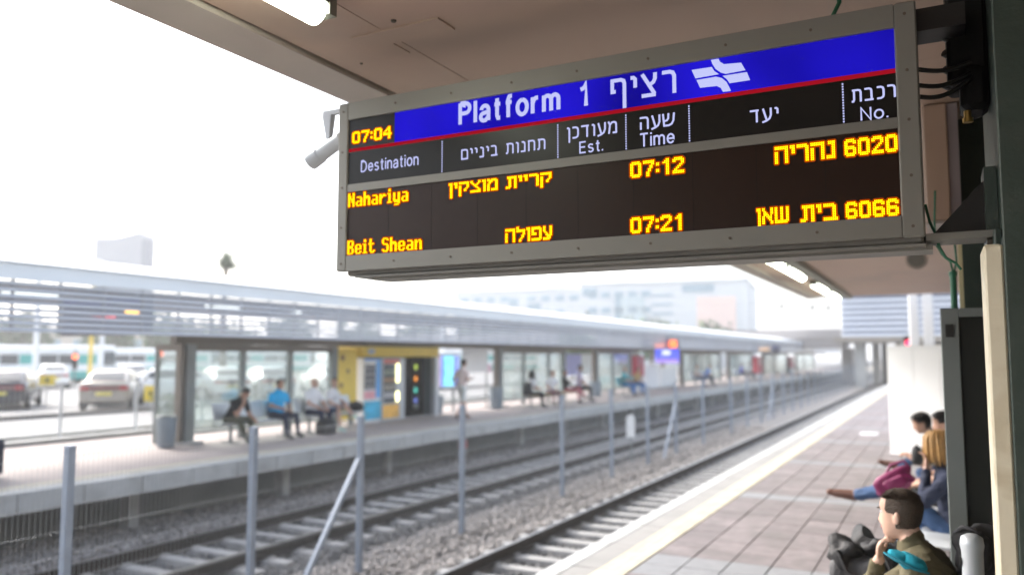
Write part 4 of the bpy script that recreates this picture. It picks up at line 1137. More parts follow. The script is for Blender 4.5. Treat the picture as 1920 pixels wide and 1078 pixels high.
def person(label, loc, rotz, pose, shirt, pants, shoe, skin=1, hair='black', hairtype='short', vox=.011, sleeve='short', shorts=False, girth=1.0, name='person', scale=1.0, eyes=False, group=None):
    t = thing(name, label, 'person', loc, group, rotz)
    t.scale = (scale,) * 3
    B = Body(); P = pose
    hip = Vector(P.get('hip', (0, 0, .54)))
    l0, l1 = P.get('lean', (5, 5)); tw = P.get('twist', 0)
    # spine
    pts = []; p = hip.copy(); st = [-.09, 0, .12, .25, .36, .45, .51, .555]
    WX = [.11, .168, .158, .152, .172, .178, .125, .062]; WY = [.095, .125, .12, .112, .12, .105, .08, .058]
    prev = st[0]; p = hip - Vector((0, 0, .09)) * 1
    rings = []
    for s_, wx, wy in zip(st, WX, WY):
        f = max(0, s_) / .555; a = R(l0 + (l1 - l0) * f)
        d = Vector((0, math.sin(a), math.cos(a)))
        p = p + d * (s_ - prev); prev = s_
        yaw = R(tw * f); r = Vector((math.cos(yaw), math.sin(yaw), 0)); fw = d.cross(r) * -1
        n = 20
        rings.append([p + r * (wx * girth * math.copysign(abs(math.cos(2 * math.pi * i / n)) ** .85, math.cos(2 * math.pi * i / n))) + fw * (wy * girth * math.sin(2 * math.pi * i / n)) for i in range(n)])
        pts.append((p.copy(), r.copy(), fw.copy(), d.copy()))
    B.mb.loft(rings, 0, True)
    B.pr.append(('pants', pts[0][0], pts[1][0], .15, .16))
    B.pr.append(('shirt', pts[2][0] - pts[2][3] * .03, pts[5][0], .16, .17))
    B.pr.append(('shirt', pts[5][0] - pts[5][1] * .14, pts[5][0] + pts[5][1] * .14, .085, .085))
    ntop = pts[-1][0]
    # head
    hy, hp = P.get('head', (0, 0))
    hr = P.get('roll', 0)
    Mh = Matrix.Rotation(R(hy), 3, 'Z') @ Matrix.Rotation(R(-hp), 3, 'X') @ Matrix.Rotation(R(hr), 3, 'Y')
    nd = P.get('neck', 20)
    nv = Vector((0, math.sin(R(nd)), math.cos(R(nd))))
    hb = ntop + nv * .075                                       # skull base centre
    off = hb + Mh @ Vector((0, .015, -.045))
    hv = lambda q: off + Mh @ Vector(q)
    n = 30
    B.mb.loft([[hv(q) for q in head_ring(k, n)] for k in range(len(HZ))], 0, True)
    B.pr.append(('skin', hv((0, 0, .05)), hv((0, -.005, .16)), .085, .09))
    B.cap(ntop - nv * .05, hv((0, -.025, .06)), .06, .054, 'skin')
    for sx in (-1, 1):
        B.mb.ell(hv((sx * .078, -.012, .108)), (.011, .019, .032), 10, 8, 0, Mh @ Matrix.Rotation(R(sx * 18), 3, 'Z'))
    # limbs
    for sx, S_ in ((-1, 'L'), (1, 'R')):
        for kk in ('elbow' + S_, 'hand' + S_):
            if P[kk][0] == 'chin': P[kk] = hv(P[kk][1:])
        sh = pts[5][0] + pts[5][1] * (.185 * girth * sx) - pts[5][3] * .02
        el = Vector(P['elbow' + S_]); ha = Vector(P['hand' + S_])
        k = .012
        reg = 'shirt'
        B.cap(sh, el, .062 * girth, .048, 'shirt' if sleeve != 'none' else 'skin', clas=False)
        if sleeve == 'short':
            m = sh.lerp(el, .62); B.cap(sh, m, .068 * girth, .062, 'shirt'); B.pr.append(('skin', m, el, .05, .047))
            B.cap(el, ha, .044, .03, 'skin')
        elif sleeve == 'long':
            B.pr.append(('shirt', sh, el, .065, .055)); B.cap(sh, el, .066 * girth, .054, 'shirt')
            m = el.lerp(ha, .9); B.cap(el, m, .052, .04, 'shirt'); B.cap(el.lerp(ha, .5), ha, .034, .028, 'skin', clas=False); B.pr.append(('skin', m, ha, .02, .028))
        else:
            B.pr.append(('skin', sh, el, .055, .047)); B.cap(el, ha, .042, .029, 'skin')
        # hand: palm, four fingers, thumb
        hd = Vector(P.get('hd' + S_, (ha - el))).normalized()
        up = Vector(P.get('hu' + S_, (0, 0, 1)))
        F_ = frame_from(hd, up); r_, f_, u_ = F_.col[0], F_.col[1], F_.col[2]
        curl = P.get('curl' + S_, .5)
        palm = ha + f_ * .05
        B.mb.ell(palm, (.041, .052, .017), 12, 8, 0, F_)
        B.pr.append(('skin', ha, palm + f_ * .1, .03, .045))
        for q, (xo, ln) in enumerate(((-.03, .062), (-.01, .075), (.01, .07), (.03, .055))):
            a0 = ha + f_ * .088 + r_ * xo
            d1 = (f_ * math.cos(curl * .7) - u_ * math.sin(curl * .7)); d2 = (f_ * math.cos(curl * 1.8) - u_ * math.sin(curl * 1.8))
            a1 = a0 + d1 * ln * .55; a2 = a1 + d2 * ln * .5
            B.cap(a0 - f_ * .02, a1, .0098, .009, 'skin', 8, False); B.cap(a1, a2, .009, .0078, 'skin', 8, False)
        th = ha + f_ * .03 - r_ * sx * .034
        t1 = th + (f_ * .7 - r_ * sx * .7 - u_ * .2).normalized() * .035; t2 = t1 + (f_ * .95 - r_ * sx * .2 - u_ * .3).normalized() * .03
        B.cap(th, t1, .013, .011, 'skin', 8, False); B.cap(t1, t2, .011, .009, 'skin', 8, False)
        # leg
        hj = hip + Vector((sx * .092 * girth, 0, -.035)); kn = Vector(P['knee' + S_]); an = Vector(P['ankle' + S_])
        if shorts:
            m = hj.lerp(kn, .86); B.cap(hj, m, .09 * girth, .08, 'pants'); B.cap(m, kn, .06, .056, 'skin', clas=False); B.pr.append(('skin', hj.lerp(kn, .93), kn, .055, .055))
            B.cap(kn, an, .053, .036, 'skin'); B.cap(kn.lerp(an, .12), kn.lerp(an, .45), .055, .05, 'skin', clas=False)
        else:
            B.cap(hj, kn, .09 * girth, .064, 'pants'); B.cap(kn, an + (an - kn).normalized() * -.02, .063, .05, 'pants')
        fd = Vector(P.get('foot' + S_, (0, 1, -.05))).normalized()
        sole = (an - kn).normalized()
        heel = an + sole * .055 - fd * .03; toe = an + sole * .065 + fd * .17
        B.cap(an, heel, .04, .034, 'shoe'); B.cap(heel, toe, .036, .03, 'shoe'); B.cap(an + fd * .02, toe - fd * .05, .04, .036, 'shoe')
    # one continuous surface
    tmp = B.mb.mesh('person_body', M_white)
    o = bpy.data.objects.new('tmp', tmp); COL.objects.link(o)
    rm = o.modifiers.new('r', 'REMESH'); rm.mode = 'VOXEL'; rm.voxel_size = vox; rm.use_smooth_shade = True
    sm = o.modifiers.new('s', 'SMOOTH'); sm.factor = .5; sm.iterations = 3
    dg = bpy.context.evaluated_depsgraph_get()
    me = bpy.data.meshes.new_from_object(o.evaluated_get(dg)); me.name = 'body'
    bpy.data.objects.remove(o); bpy.data.meshes.remove(tmp)
    regs = ['skin', 'shirt', 'pants', 'shoe']
    me.materials.clear()
    for m_ in (SKIN[skin], shirt, pants, shoe): me.materials.append(m_)
    nf = len(me.polygons); c = np.zeros(nf * 3); me.polygons.foreach_get('center', c); c = c.reshape(-1, 3)
    best = np.full(nf, 1e9); idx = np.zeros(nf, int)
    for reg, a, b, r0, r1 in B.pr:
        a = np.array(a); d = np.array(b) - a; L2 = max(float(d @ d), 1e-9)
        tt = np.clip(((c - a) @ d) / L2, 0, 1)
        ds = np.linalg.norm(c - a - tt[:, None] * d, axis=1) - (r0 + (r1 - r0) * tt)
        k = ds < best; best = np.where(k, ds, best); idx = np.where(k, regs.index(reg), idx)
    me.polygons.foreach_set('material_index', idx.astype(np.int32))
    me.polygons.foreach_set('use_smooth', np.ones(nf, bool))
    if vox < .0105:                                             # cloth folds
        from mathutils import noise as mn
        nv_ = len(me.vertices); co = np.zeros(nv_ * 3); me.vertices.foreach_get('co', co); co = co.reshape(-1, 3)
        no = np.zeros(nv_ * 3); me.vertex_normals.foreach_get('vector', no); no = no.reshape(-1, 3)
        lv = np.zeros(len(me.loops), np.int32); me.loops.foreach_get('vertex_index', lv)
        lt = np.zeros(nf, np.int32); me.polygons.foreach_get('loop_total', lt)
        pv_ = np.repeat(idx, lt); clothv = np.zeros(nv_, bool); clothv[lv[(pv_ == 1) | (pv_ == 2)]] = True
        lo = Vector(loc)
        for vi in np.nonzero(clothv)[0]:
            x, y, z = co[vi]
            g = mn.noise(Vector((x * 9, y * 9, z * 16 + x * 7)) + lo); g2 = mn.noise(Vector((x * 22 + z * 9, y * 22, z * 30)) + lo)
            co[vi] += no[vi] * ((abs(g) - .2) * -.02 + g2 * .004)
        me.vertices.foreach_set('co', co.reshape(-1))
    me.update()
    body = bpy.data.objects.new('body', me); COL.objects.link(body); body.parent = t
    # hair
    hm = HAIR[hair] if hair else None
    if hm and hairtype != 'bald':
        b = MB(); n = 36; grow = {'crop': .006, 'fade': .0075}.get(hairtype, .011)
        rings = [head_ring(k, n, grow) for k in range(3, len(HZ))]
        rings[-1] = [q + Vector((0, 0, .012)) for q in rings[-1]]; rings[-2] = [q + Vector((0, 0, .008)) for q in rings[-2]]
        def hl(i):
            a = abs((2 * math.pi * i / n + math.pi) % (2 * math.pi) - math.pi)    # 0 front, pi back
            front = .196 if hairtype != 'fade' else .222
            if hairtype == 'fade': return random.Random(int(i) * 7 + 1).uniform(-.007, .007) + (front + .004, .205, .14, .062)[(a > .8) + (a > 1.25) + (a > 1.7)]
            if a < .75: return front
            if a < 1.25: return front - .03
            if a < 1.75: return .13
            return .045
        vs = [hv(q + Vector((random.uniform(-1, 1), random.uniform(-1, 1), random.uniform(-1, 1))) * .0025) for rg in rings for q in rg]; fs = []
        for k in range(len(rings) - 1):
            for i in range(n):
                j = (i + 1) % n
                if rings[k][i].z > hl(i) - .012: fs.append((k * n + i, k * n + j, (k + 1) * n + j, (k + 1) * n + i))
        fs.append(tuple((len(rings) - 1) * n + i for i in range(n)))
        b.add(vs, fs, 0, True)
        if hairtype in ('bob', 'long'):
            low = -.02 if hairtype == 'bob' else -.14
            for i in range(150):
                a = math.pi * (.34 + 1.32 * (i + random.random()) / 74)
                e = random.uniform(.0, .02); zt = .2 + random.uniform(0, .035)
                x0, y0 = .05 * math.sin(a), .06 * math.cos(a) - .01
                x1, y1 = (.083 + e) * math.sin(a), (.1 + e) * math.cos(a) - .008
                zl = low + random.uniform(-.03, .02)
                b.tube([hv((x0, y0, zt + .012)), hv((x1 * .96, y1 * .96, zt - .035)), hv((x1 * 1.06, y1 * 1.06, .1)), hv((x1 * 1.1, y1 * 1.06, (zl + .1) / 2)), hv((x1 * .95, y1 * .95, zl))], [.007, .009, .0095, .009, .003], 5)
        if hairtype == 'pony':
            b.tube([hv((0, -.1, .17)), hv((0, -.15, .15)), hv((0, -.15, .05)), hv((0, -.13, -.05))], [.03, .035, .03, .01], 8)
        b.build('hair', hm, t, world=False)
    if hm and vox < .0105 and hairtype not in ('bald', 'bob', 'long'):
        b = MB(); rn = np.random.default_rng(3)
        gr = .005 if hairtype == 'fade' else .009; ln = .014 if hairtype == 'fade' else .022
        V = []; F = []
        RK = [head_ring(k, 72, gr) for k in range(3, len(HZ))]
        while len(F) < (13000 if hairtype == 'fade' else 5200):
            k = rn.integers(0, len(RK) - 1); i = rn.integers(0, 72); f1, f2 = rn.random(2)
            if RK[k][i].z < hl(i / 2) - .006 + rn.normal(0, .011): continue
            p = RK[k][i].lerp(RK[k][(i + 1) % 72], f1).lerp(RK[k + 1][i].lerp(RK[k + 1][(i + 1) % 72], f1), f2)
            nr = (p - Vector((0, -.01, .11))).normalized()
            fl = Vector((rn.normal(0, .35), -.5 + rn.normal(0, .3), .25 - p.z * 3 + rn.normal(0, .3)))
            d = (nr * .55 + fl * .5).normalized() * ln * rn.uniform(.6, 1.3); sd = d.cross(nr).normalized() * .0011
            m0 = len(V); V += [hv(p - sd), hv(p + sd), hv(p + d)]; F.append((m0, m0 + 1, m0 + 2))
        b.add(V, F); b.build('hair_strands', hm, t, world=False)['kind'] = 'stuff'
    if eyes:
        for sx in (-1, 1):
            e = MB().ell(hv((sx * .031, .074, .128)), (.0115, .0115, .0085), 10, 8, 0, Mh).build('eye', M_eye, t, world=False)
            MB().ell(hv((sx * .031, .0825, .128)), (.005, .004, .005), 8, 6, 0, Mh).build('iris', M_iris, e, world=False)
            MB().ell(hv((sx * .031, .0905, .148)), (.02, .006, .004), 8, 6, 0, Mh).build('eyebrow', hm or HAIR['brown'], t, world=False)
        MB().ell(hv((0, .09, .05)), (.022, .006, .006), 10, 6, 0, Mh).build('mouth', M_lip, t, world=False)
    t_pts[t.name] = (hv, pts)
    return t
t_pts = {}
C_ = cloth
def sit(**k):
    d = dict(hip=(0, 0, .54), lean=(-6, 4), neck=12, head=(0, 0), kneeL=(-.13, .44, .52), kneeR=(.13, .44, .52), ankleL=(-.13, .46, .1), ankleR=(.13, .46, .1),
             elbowL=(-.25, .12, .74), handL=(-.1, .33, .64), elbowR=(.25, .12, .74), handR=(.1, .33, .64), curlL=.8, curlR=.8)
    d.update(k); return d
FE, FW_ = R(-90), R(90)
black = C_('black', (.02, .02, .022)); navy = C_('navy', (.02, .028, .06)); white = C_('white', (.72, .72, .74)); olive = C_('olive', (.075, .08, .055))
cyan = C_('cyan', (.01, .42, .8)); jeans = C_('jeans', (.035, .075, .165)); khaki = C_('uniform', (.1, .085, .045)); grey_ = C_('grey', (.42, .44, .46)); teal = C_('teal', (.04, .3, .35))
shoeb = mat('black_shoe', (.02, .02, .02), .5); shoew = mat('pale_shoe', (.5, .7, .65), .5); shoebr = mat('brown_shoe', (.11, .045, .028), .45)
# --- opposite platform, from left to right
person('man in a black t-shirt bent forward with his hand over his face', (-13.86, 13.1, 0), FE,
       sit(lean=(22, 42), neck=45, head=(-8, 38), elbowR=(.2, .42, .64), handR=(.06, .47, .88), hdR=(-.3, .1, .9), huR=(0, 1, 0), elbowL=(-.24, .34, .62), handL=(-.16, .56, .54), kneeL=(-.22, .43, .52), kneeR=(.16, .46, .52), ankleR=(.05, .6, .1), ankleL=(-.2, .4, .1)), black, olive, shoeb, 1, 'black')
person('heavy man in a bright cyan polo shirt with hands in his lap', (-13.86, 14.5, 0), FE,
       sit(lean=(2, 12), head=(6, -2), elbowR=(.3, .14, .75), handR=(.06, .4, .66), elbowL=(-.29, .14, .75), handL=(-.06, .4, .67), kneeL=(-.24, .42, .52), kneeR=(.17, .44, .52), ankleL=(-.3, .42, .1), ankleR=(.14, .5, .1)), cyan, navy, shoeb, 1, 'black', 'crop', girth=1.2)
person('bald man in a white shirt turned towards his neighbour', (-13.86, 15.72, 0), FE,
       sit(lean=(0, 8), twist=-8, head=(32, 0), elbowR=(.27, .16, .74), handR=(.12, .4, .62), elbowL=(-.25, .16, .72), handL=(-.1, .4, .63), kneeL=(-.16, .44, .54)), white, navy, shoeb, 0, 'grey', 'bald', girth=1.08)
person('man in a white shirt and shorts with pale green shoes and crossed legs', (-13.86, 16.35, 0), FE,
       sit(lean=(10, 18), head=(-42, 0), neck=20, kneeR=(.16, .46, .56), ankleR=(.2, .55, .12), kneeL=(-.05, .5, .66), ankleL=(-.22, .62, .4), elbowR=(.26, .3, .72), handR=(.1, .5, .64), elbowL=(-.27, .2, .75), handL=(-.1, .46, .72), footL=(-.6, .8, -.2)), white, jeans, shoew, 0, 'brown', shorts=True)
wk = dict(hip=(0, 0, .93), lean=(2, 4), neck=12, head=(0, 12), kneeL=(-.1, .2, .5), ankleL=(-.1, .3, .09), kneeR=(.09, -.03, .5), ankleR=(.09, -.3, .13), footR=(0, .8, -.5),
          elbowR=(.24, -.02, 1.14), handR=(.16, .24, 1.18), elbowL=(-.25, -.08, 1.14), handL=(-.24, .08, .95))
person('standing man in pale pink shirt and light shorts walking along the opposite platform', (-12.95, 21.4, 0), R(-12), wk, C_('pale_pink', (.78, .64, .6)), C_('stone', (.62, .64, .62)), shoebr, 1, 'black', shorts=True, scale=1.03)
person('dark-haired woman in white top at the left end of the tan bench', (-13.5, 27.2, 0), R(-55), sit(lean=(0, 6), elbowR=(.24, .2, .74), handR=(.1, .42, .7)), white, black, shoeb, 1, 'black', 'long', .012)
person('auburn-haired person in white shirt in the middle of the tan bench', (-13.5, 28.9, 0), R(-120), sit(lean=(10, 20), head=(10, 10)), white, C_('plum', (.12, .03, .06)), shoeb, 0, 'auburn', 'short', .012)
person('person in black leaning back near the right end of the tan bench', (-13.5, 30.6, 0), R(-60), sit(lean=(-18, -8), head=(-20, 5), kneeL=(-.1, .5, .6), ankleL=(-.1, .7, .25)), black, C_('rose', (.4, .12, .15)), shoeb, 1, 'black', 'short', .012, sleeve='long')
person('tall dark-haired person in lilac and black at the right end of the tan bench', (-13.5, 31.8, 0), R(-70), sit(lean=(0, 4), hip=(0, 0, .58)), C_('lilac', (.4, .36, .5)), black, shoeb, 2, 'black', 'short', .012, scale=1.08)
person('person in teal at the left end of the teal bench', (-13.6, 37.7, 0), FE, sit(), teal, C_('blue', (.03, .14, .4)), shoeb, 1, 'auburn', 'short', .013)
person('person in ochre top at the right end of the teal bench', (-13.6, 39.3, 0), R(-110), sit(lean=(10, 20)), C_('ochre', (.4, .26, .1)), C_('blue', (.03, .14, .4)), shoeb, 1, 'black', 'short', .013)
person('person in pale top on the distant bench beyond the blue sign', (-13.6, 50.9, 0), FE, sit(), C_('sand', (.5, .42, .36)), jeans, shoeb, 1, 'brown', 'short', .014)
person('person in bright blue on the distant bench beyond the blue sign', (-13.6, 53.2, 0), FE, sit(lean=(10, 25)), C_('bright_blue', (.06, .2, .6)), navy, shoeb, 1, 'black', 'short', .014)
person('person in violet blue on the farthest bench', (-13.6, 64.0, 0), FE, sit(), C_('violet_blue', (.1, .13, .55)), navy, shoeb, 1, 'black', 'short', .014)
person('person in white on the farthest bench', (-13.6, 66.6, 0), FE, sit(), white, navy, shoeb, 1, 'black', 'short', .014)
# bags on the opposite platform
def bag(label, x0, x1, y0, y1, z0, z1, m, rotz=0, name='bag', group=None):
    t = thing(name, label, 'bag', ((x0 + x1) / 2, (y0 + y1) / 2, z0), group, 0)
    b = MB(); n = 16; rings = []
    cx, cy = (x0 + x1) / 2, (y0 + y1) / 2; hx, hy = (x1 - x0) / 2, (y1 - y0) / 2
    for f, s_ in ((0, .8), (.06, .96), (.3, 1.03), (.6, 1.0), (.85, .86), (.96, .6), (1, .3)):
        rings.append([(cx + hx * s_ * math.copysign(abs(math.cos(2 * math.pi * i / n)) ** .6, math.cos(2 * math.pi * i / n)) * random.uniform(.96, 1.04),
                       cy + hy * s_ * math.copysign(abs(math.sin(2 * math.pi * i / n)) ** .6, math.sin(2 * math.pi * i / n)) * random.uniform(.96, 1.04), z0 + (z1 - z0) * f) for i in range(n)])
    b.loft(rings, 0, True); b.build('body', m, t)
    b = MB(); b.tube([(cx, cy - hy * .45, z1 - .03), (cx, cy - hy * .25, z1 + .015), (cx, cy + hy * .25, z1 + .015), (cx, cy + hy * .45, z1 - .03)], .009)
    b.build('handle', M_black, t)
    b = MB(); zz = z0 + (z1 - z0) * .35
    b.cbox(x1 - .01, x1 + .05, cy - hy * .6, cy + hy * .6, z0 + .04, z0 + (z1 - z0) * .5, .015); b.build('pocket', m, t)
    return t
nyl = mat('black_nylon', (.016, .016, .018), .65, var=.2, scale=20, bump=.3, bscale=40)
bag('black holdall on the floor under the bald man in white', -13.6, -13.2, 15.5, 15.95, .005, .38, nyl)
bag('dark bag on the bench left of the yellow panel', -13.9, -13.6, 17.15, 17.5, .455, .7, nyl)
bag('black bag on the tan bench behind the dark-haired woman', -13.6, -13.3, 26.7, 27.0, .455, .95, nyl)

# --- near platform
sol = person('short-haired soldier in olive uniform seated with his hand at his mouth', (.0, 4.5, -.05), R(78),
       sit(hip=(0, 0, .5), lean=(2, 26), neck=30, head=(-7, 2), elbowR=(.16, .44, .68), handR=('chin', -.01, .115, -.115), hdR=(-.05, -.12, 1), huR=(0, 1, 0), curlR=1.0, elbowL=(-.3, .16, .76), handL=(-.14, .4, .62), kneeL=(-.2, .47, .53), kneeR=(.2, .47, .53)),
       khaki, khaki, shoeb, 0, 'brown', 'fade', .0065, sleeve='long', eyes=True, girth=1.06)
hv, sp_ = t_pts[sol.name]
# collar, epaulettes (his own clothing)
sh = sp_[5]
for sx in (-1, 1):
    b = MB(); a = sh[0] + sh[1] * sx * .09 + sh[3] * .075; c = sh[0] + sh[1] * sx * .2 + sh[3] * .045
    b.bar(a, c, .05, .012); b.build('epaulette', khaki, sol, world=False)
b = MB(); nn = sp_[-1][0]
b.loft([[nn + Vector((math.cos(a) * .078, math.sin(a) * .075 + .0, -.035 + .01 * math.sin(a))) for a in np.linspace(0, 2 * math.pi, 20)[:-1]], [nn + Vector((math.cos(a) * .07, math.sin(a) * .07 - .0, .02)) for a in np.linspace(0, 2 * math.pi, 20)[:-1]]], 0, True, False)
b.build('collar', khaki, sol, world=False)
# beret held under the left epaulette
br = thing('beret', 'turquoise beret folded under the soldier\'s shoulder strap', 'beret', (-.12, 3.95, 1.0))
beretm = mat('turquoise_felt', (.005, .26, .36), .9, var=.12, scale=30, bump=.2, bscale=80)
def soldier_w(p):
    return Matrix.Rotation(sol.rotation_euler.z, 3, 'Z') @ Vector(p) + Vector(sol.location)
bc = soldier_w(sh[0] + sh[1] * -.175 + sh[3] * .075)
def lump(b, c, r, rot=None, seed=1, amp=.12, p=.75, n=20, m=14, mi=0):
    """soft, unevenly stuffed box-like volume"""
    rn = np.random.default_rng(seed); ph = rn.uniform(0, 6.28, (4, 3)); fr = rn.uniform(1.5, 4.5, (4, 3)); c = Vector(c); rings = []
    sg_ = lambda v: math.copysign(abs(v) ** p, v)
    for k in range(m + 1):
        t = math.pi * (.02 + .96 * k / m) - math.pi / 2; ring = []
        for i in range(n):
            a = 2 * math.pi * i / n
            q = Vector((sg_(math.cos(t)) * sg_(math.cos(a)), sg_(math.cos(t)) * sg_(math.sin(a)), sg_(math.sin(t))))
            w_ = 1 + amp * sum(math.sin(fr[u][0] * q.x + ph[u][0]) * math.sin(fr[u][1] * q.y + ph[u][1]) * math.sin(fr[u][2] * q.z + ph[u][2]) for u in range(4))
            q = Vector((q.x * r[0], q.y * r[1], q.z * r[2])) * w_
            if rot is not None: q = rot @ q
            ring.append(c + q)
        rings.append(ring)
    b.loft(rings, mi, True)
b = MB(); rr = Matrix.Rotation(R(24), 3, 'Y') @ Matrix.Rotation(R(14), 3, 'X')
lump(b, bc + Vector((.02, -.03, -.02)), (.066, .05, .034), rr, 5, .08, .85)
lump(b, bc + Vector((-.035, -.04, .006)), (.05, .036, .024), rr, 8, .08, 1.0); b.build('crown', beretm, br)
b = MB(); b.tube([bc + Vector((-.1, -.05, .02)), bc + Vector((-.05, -.092, .004)), bc + Vector((.03, -.095, -.03)), bc + Vector((.09, -.065, -.05))], [.005, .009, .009, .005]); b.build('band', mat('beret_band', (.006, .16, .22), .8), br)
# rucksacks
charc = mat('charcoal_nylon', (.06, .06, .065), .6, var=.25, scale=16, bump=.35, bscale=30)
ruck = thing('rucksack', 'black rucksack leaning behind the soldier on the bench', 'rucksack', (.1, 4.7, .46))
b = MB(); lump(b, (.12, 4.62, .78), (.1, .15, .31), Matrix.Rotation(R(6), 3, 'Y'), 11, .12, .7); b.build('body', nyl, ruck)
b = MB(); lump(b, (.1, 4.5, .98), (.08, .06, .1), None, 12, .2, .8); b.build('lid', nyl, ruck)
b = MB(); b.tube([(.03, 4.49, 1.06), (.06, 4.45, 1.1), (.11, 4.45, 1.09), (.15, 4.5, 1.02)], .009); b.build('strap', charc, ruck)
r2 = thing('rucksack', 'big charcoal rucksack with straps on the floor in front of the soldier', 'rucksack', (-.4, 5.2, 0))
b = MB(); lump(b, (-.4, 5.2, .42), (.2, .2, .42), None, 21, .14, .62); b.build('body', nyl, r2)
b = MB(); lump(b, (-.43, 5.02, .62), (.15, .09, .17), Matrix.Rotation(R(-14), 3, 'Y'), 22, .14, .6); b.build('front_pocket', charc, r2)
b = MB(); lump(b, (-.52, 5.05, .79), (.09, .1, .08), Matrix.Rotation(R(18), 3, 'Y'), 23, .25, .8); lump(b, (-.33, 5.1, .8), (.1, .1, .07), None, 24, .3, .8); b.build('lid', nyl, r2)
b = MB(); lump(b, (-.57, 5.08, .4), (.06, .1, .22), None, 26, .2, .7); b.build('side_pocket', charc, r2)
for k, pts in enumerate((((-.55, 4.96, .82), (-.5, 4.91, .72), (-.4, 4.915, .68), (-.3, 4.93, .72)), ((-.33, 4.97, .86), (-.28, 4.92, .76), (-.27, 4.95, .6), (-.3, 4.98, .45)), ((-.52, 4.92, .55), (-.42, 4.915, .5), (-.3, 4.94, .53)))):
    MB().tube(pts, .011).build('strap', nyl, r2)
b = MB(); b.cbox(-.345, -.3, 4.905, 4.92, .69, .73, .004); b.build('buckle', M_steelg, r2)

bl = person('fair-haired woman in a navy cardigan with crossed legs and chin on hand', (.06, 7.85, -.05), R(88),
       sit(hip=(0, 0, .5), lean=(0, 12), neck=14, head=(0, 4), elbowL=(-.2, .22, .74), handL=(-.07, .2, 1.0), hdL=(.15, -.05, 1), huL=(0, -1, 0), curlL=.7, elbowR=(.24, .2, .72), handR=(.05, .42, .73),
           kneeR=(.1, .46, .54), ankleR=(.1, .44, .1), kneeL=(-.08, .46, .82), ankleL=(.0, .76, .73), footL=(.0, .95, .15)), navy, jeans, shoebr, 0, 'blonde', 'bob', .008, sleeve='long', eyes=True)
b = MB()
hvb, spb = t_pts[bl.name]
q = spb[4]
b.ell(q[0] + q[2] * .085 + q[3] * .05, (.085, .045, .17), 14, 10); b.build('white_blouse', white, bl, world=False)
hb_ = thing('handbag', 'magenta handbag lying on the fair-haired woman\'s lap', 'handbag', (-.3, 7.6, .6))
b = MB(); mg = mat('magenta_leather', (.2, .014, .085), .5, var=.1, scale=12, bump=.2)
lump(b, (-.385, 7.53, .865), (.15, .055, .085), Matrix.Rotation(R(-28), 3, 'Y'), 31, .12, .55); b.build('body', mg, hb_)
b = MB(); b.tube([(-.45, 7.53, .9), (-.4, 7.53, 1.0), (-.3, 7.53, 1.04), (-.26, 7.53, .99)], .012); b.build('handle', mg, hb_)
b = MB(); lump(b, (-.36, 7.47, .86), (.09, .02, .05), Matrix.Rotation(R(-28), 3, 'Y'), 32, .1, .6); b.build('pocket', mg, hb_)
person('dark-haired man in black half hidden behind the fair-haired woman', (.08, 9.15, 0), R(90), sit(lean=(0, 6), head=(0, 10)), black, black, shoeb, 1, 'black', 'short', .01)
th_ = person('hunched man in a grey t-shirt in front of the white hoarding', (.2, 10.9, 0), R(96), sit(lean=(24, 40), neck=42, head=(0, 22), elbowL=(-.22, .4, .64), handL=(-.08, .56, .72), elbowR=(.2, .4, .62), handR=(.06, .56, .72), kneeL=(-.08, .48, .72), ankleL=(.05, .68, .6), footL=(0, .8, .3)), grey_, jeans, shoebr, 1, 'black', 'short', .01)
bg2 = bag('black bag on the hunched man\'s knees', -.34, -.22, 10.45, 10.65, .66, .87, nyl)
tw = thing('towel', 'light blue towel bundled on the hunched man\'s lap', 'towel', (-.15, 10.55, .66))
b = MB(); lump(b, (-.15, 10.55, .8), (.06, .05, .14), None, 41, .2, .8); b.build('cloth', mat('light_blue_cloth', (.15, .5, .65), .9), tw)
# ================================================================== BEHIND THE OPPOSITE PLATFORM
bf = thing('boundary_fence', 'pale thin post and mesh fence along the back of the opposite platform', 'fence', (-18.1, 12, 0))
bys = [4.0, 6.0, 8.05, 10.1, 12.0, 14.0, 16.1, 18.2, 20.3, 22.4, 24.5, 26.6, 30, 34, 38, 42, 46, 50]
for y in bys:
    MB().cyl((-18.1, y, -.02), (-18.1, y, 1.22), .035, n=10).build('post', M_steelg, bf)
for k in range(len(bys) - 1):
    b = MB()
    for z in (.15, .68, 1.2): b.bar((-18.1, bys[k] + .03, z), (-18.1, bys[k + 1] - .03, z), .012, .012)
    for y in np.arange(bys[k] + .1, bys[k + 1] - .05, .12): b.bar((-18.1, y, .1), (-18.1, y, 1.22), .005, .005)
    b.build('mesh_panel', M_wire, bf)

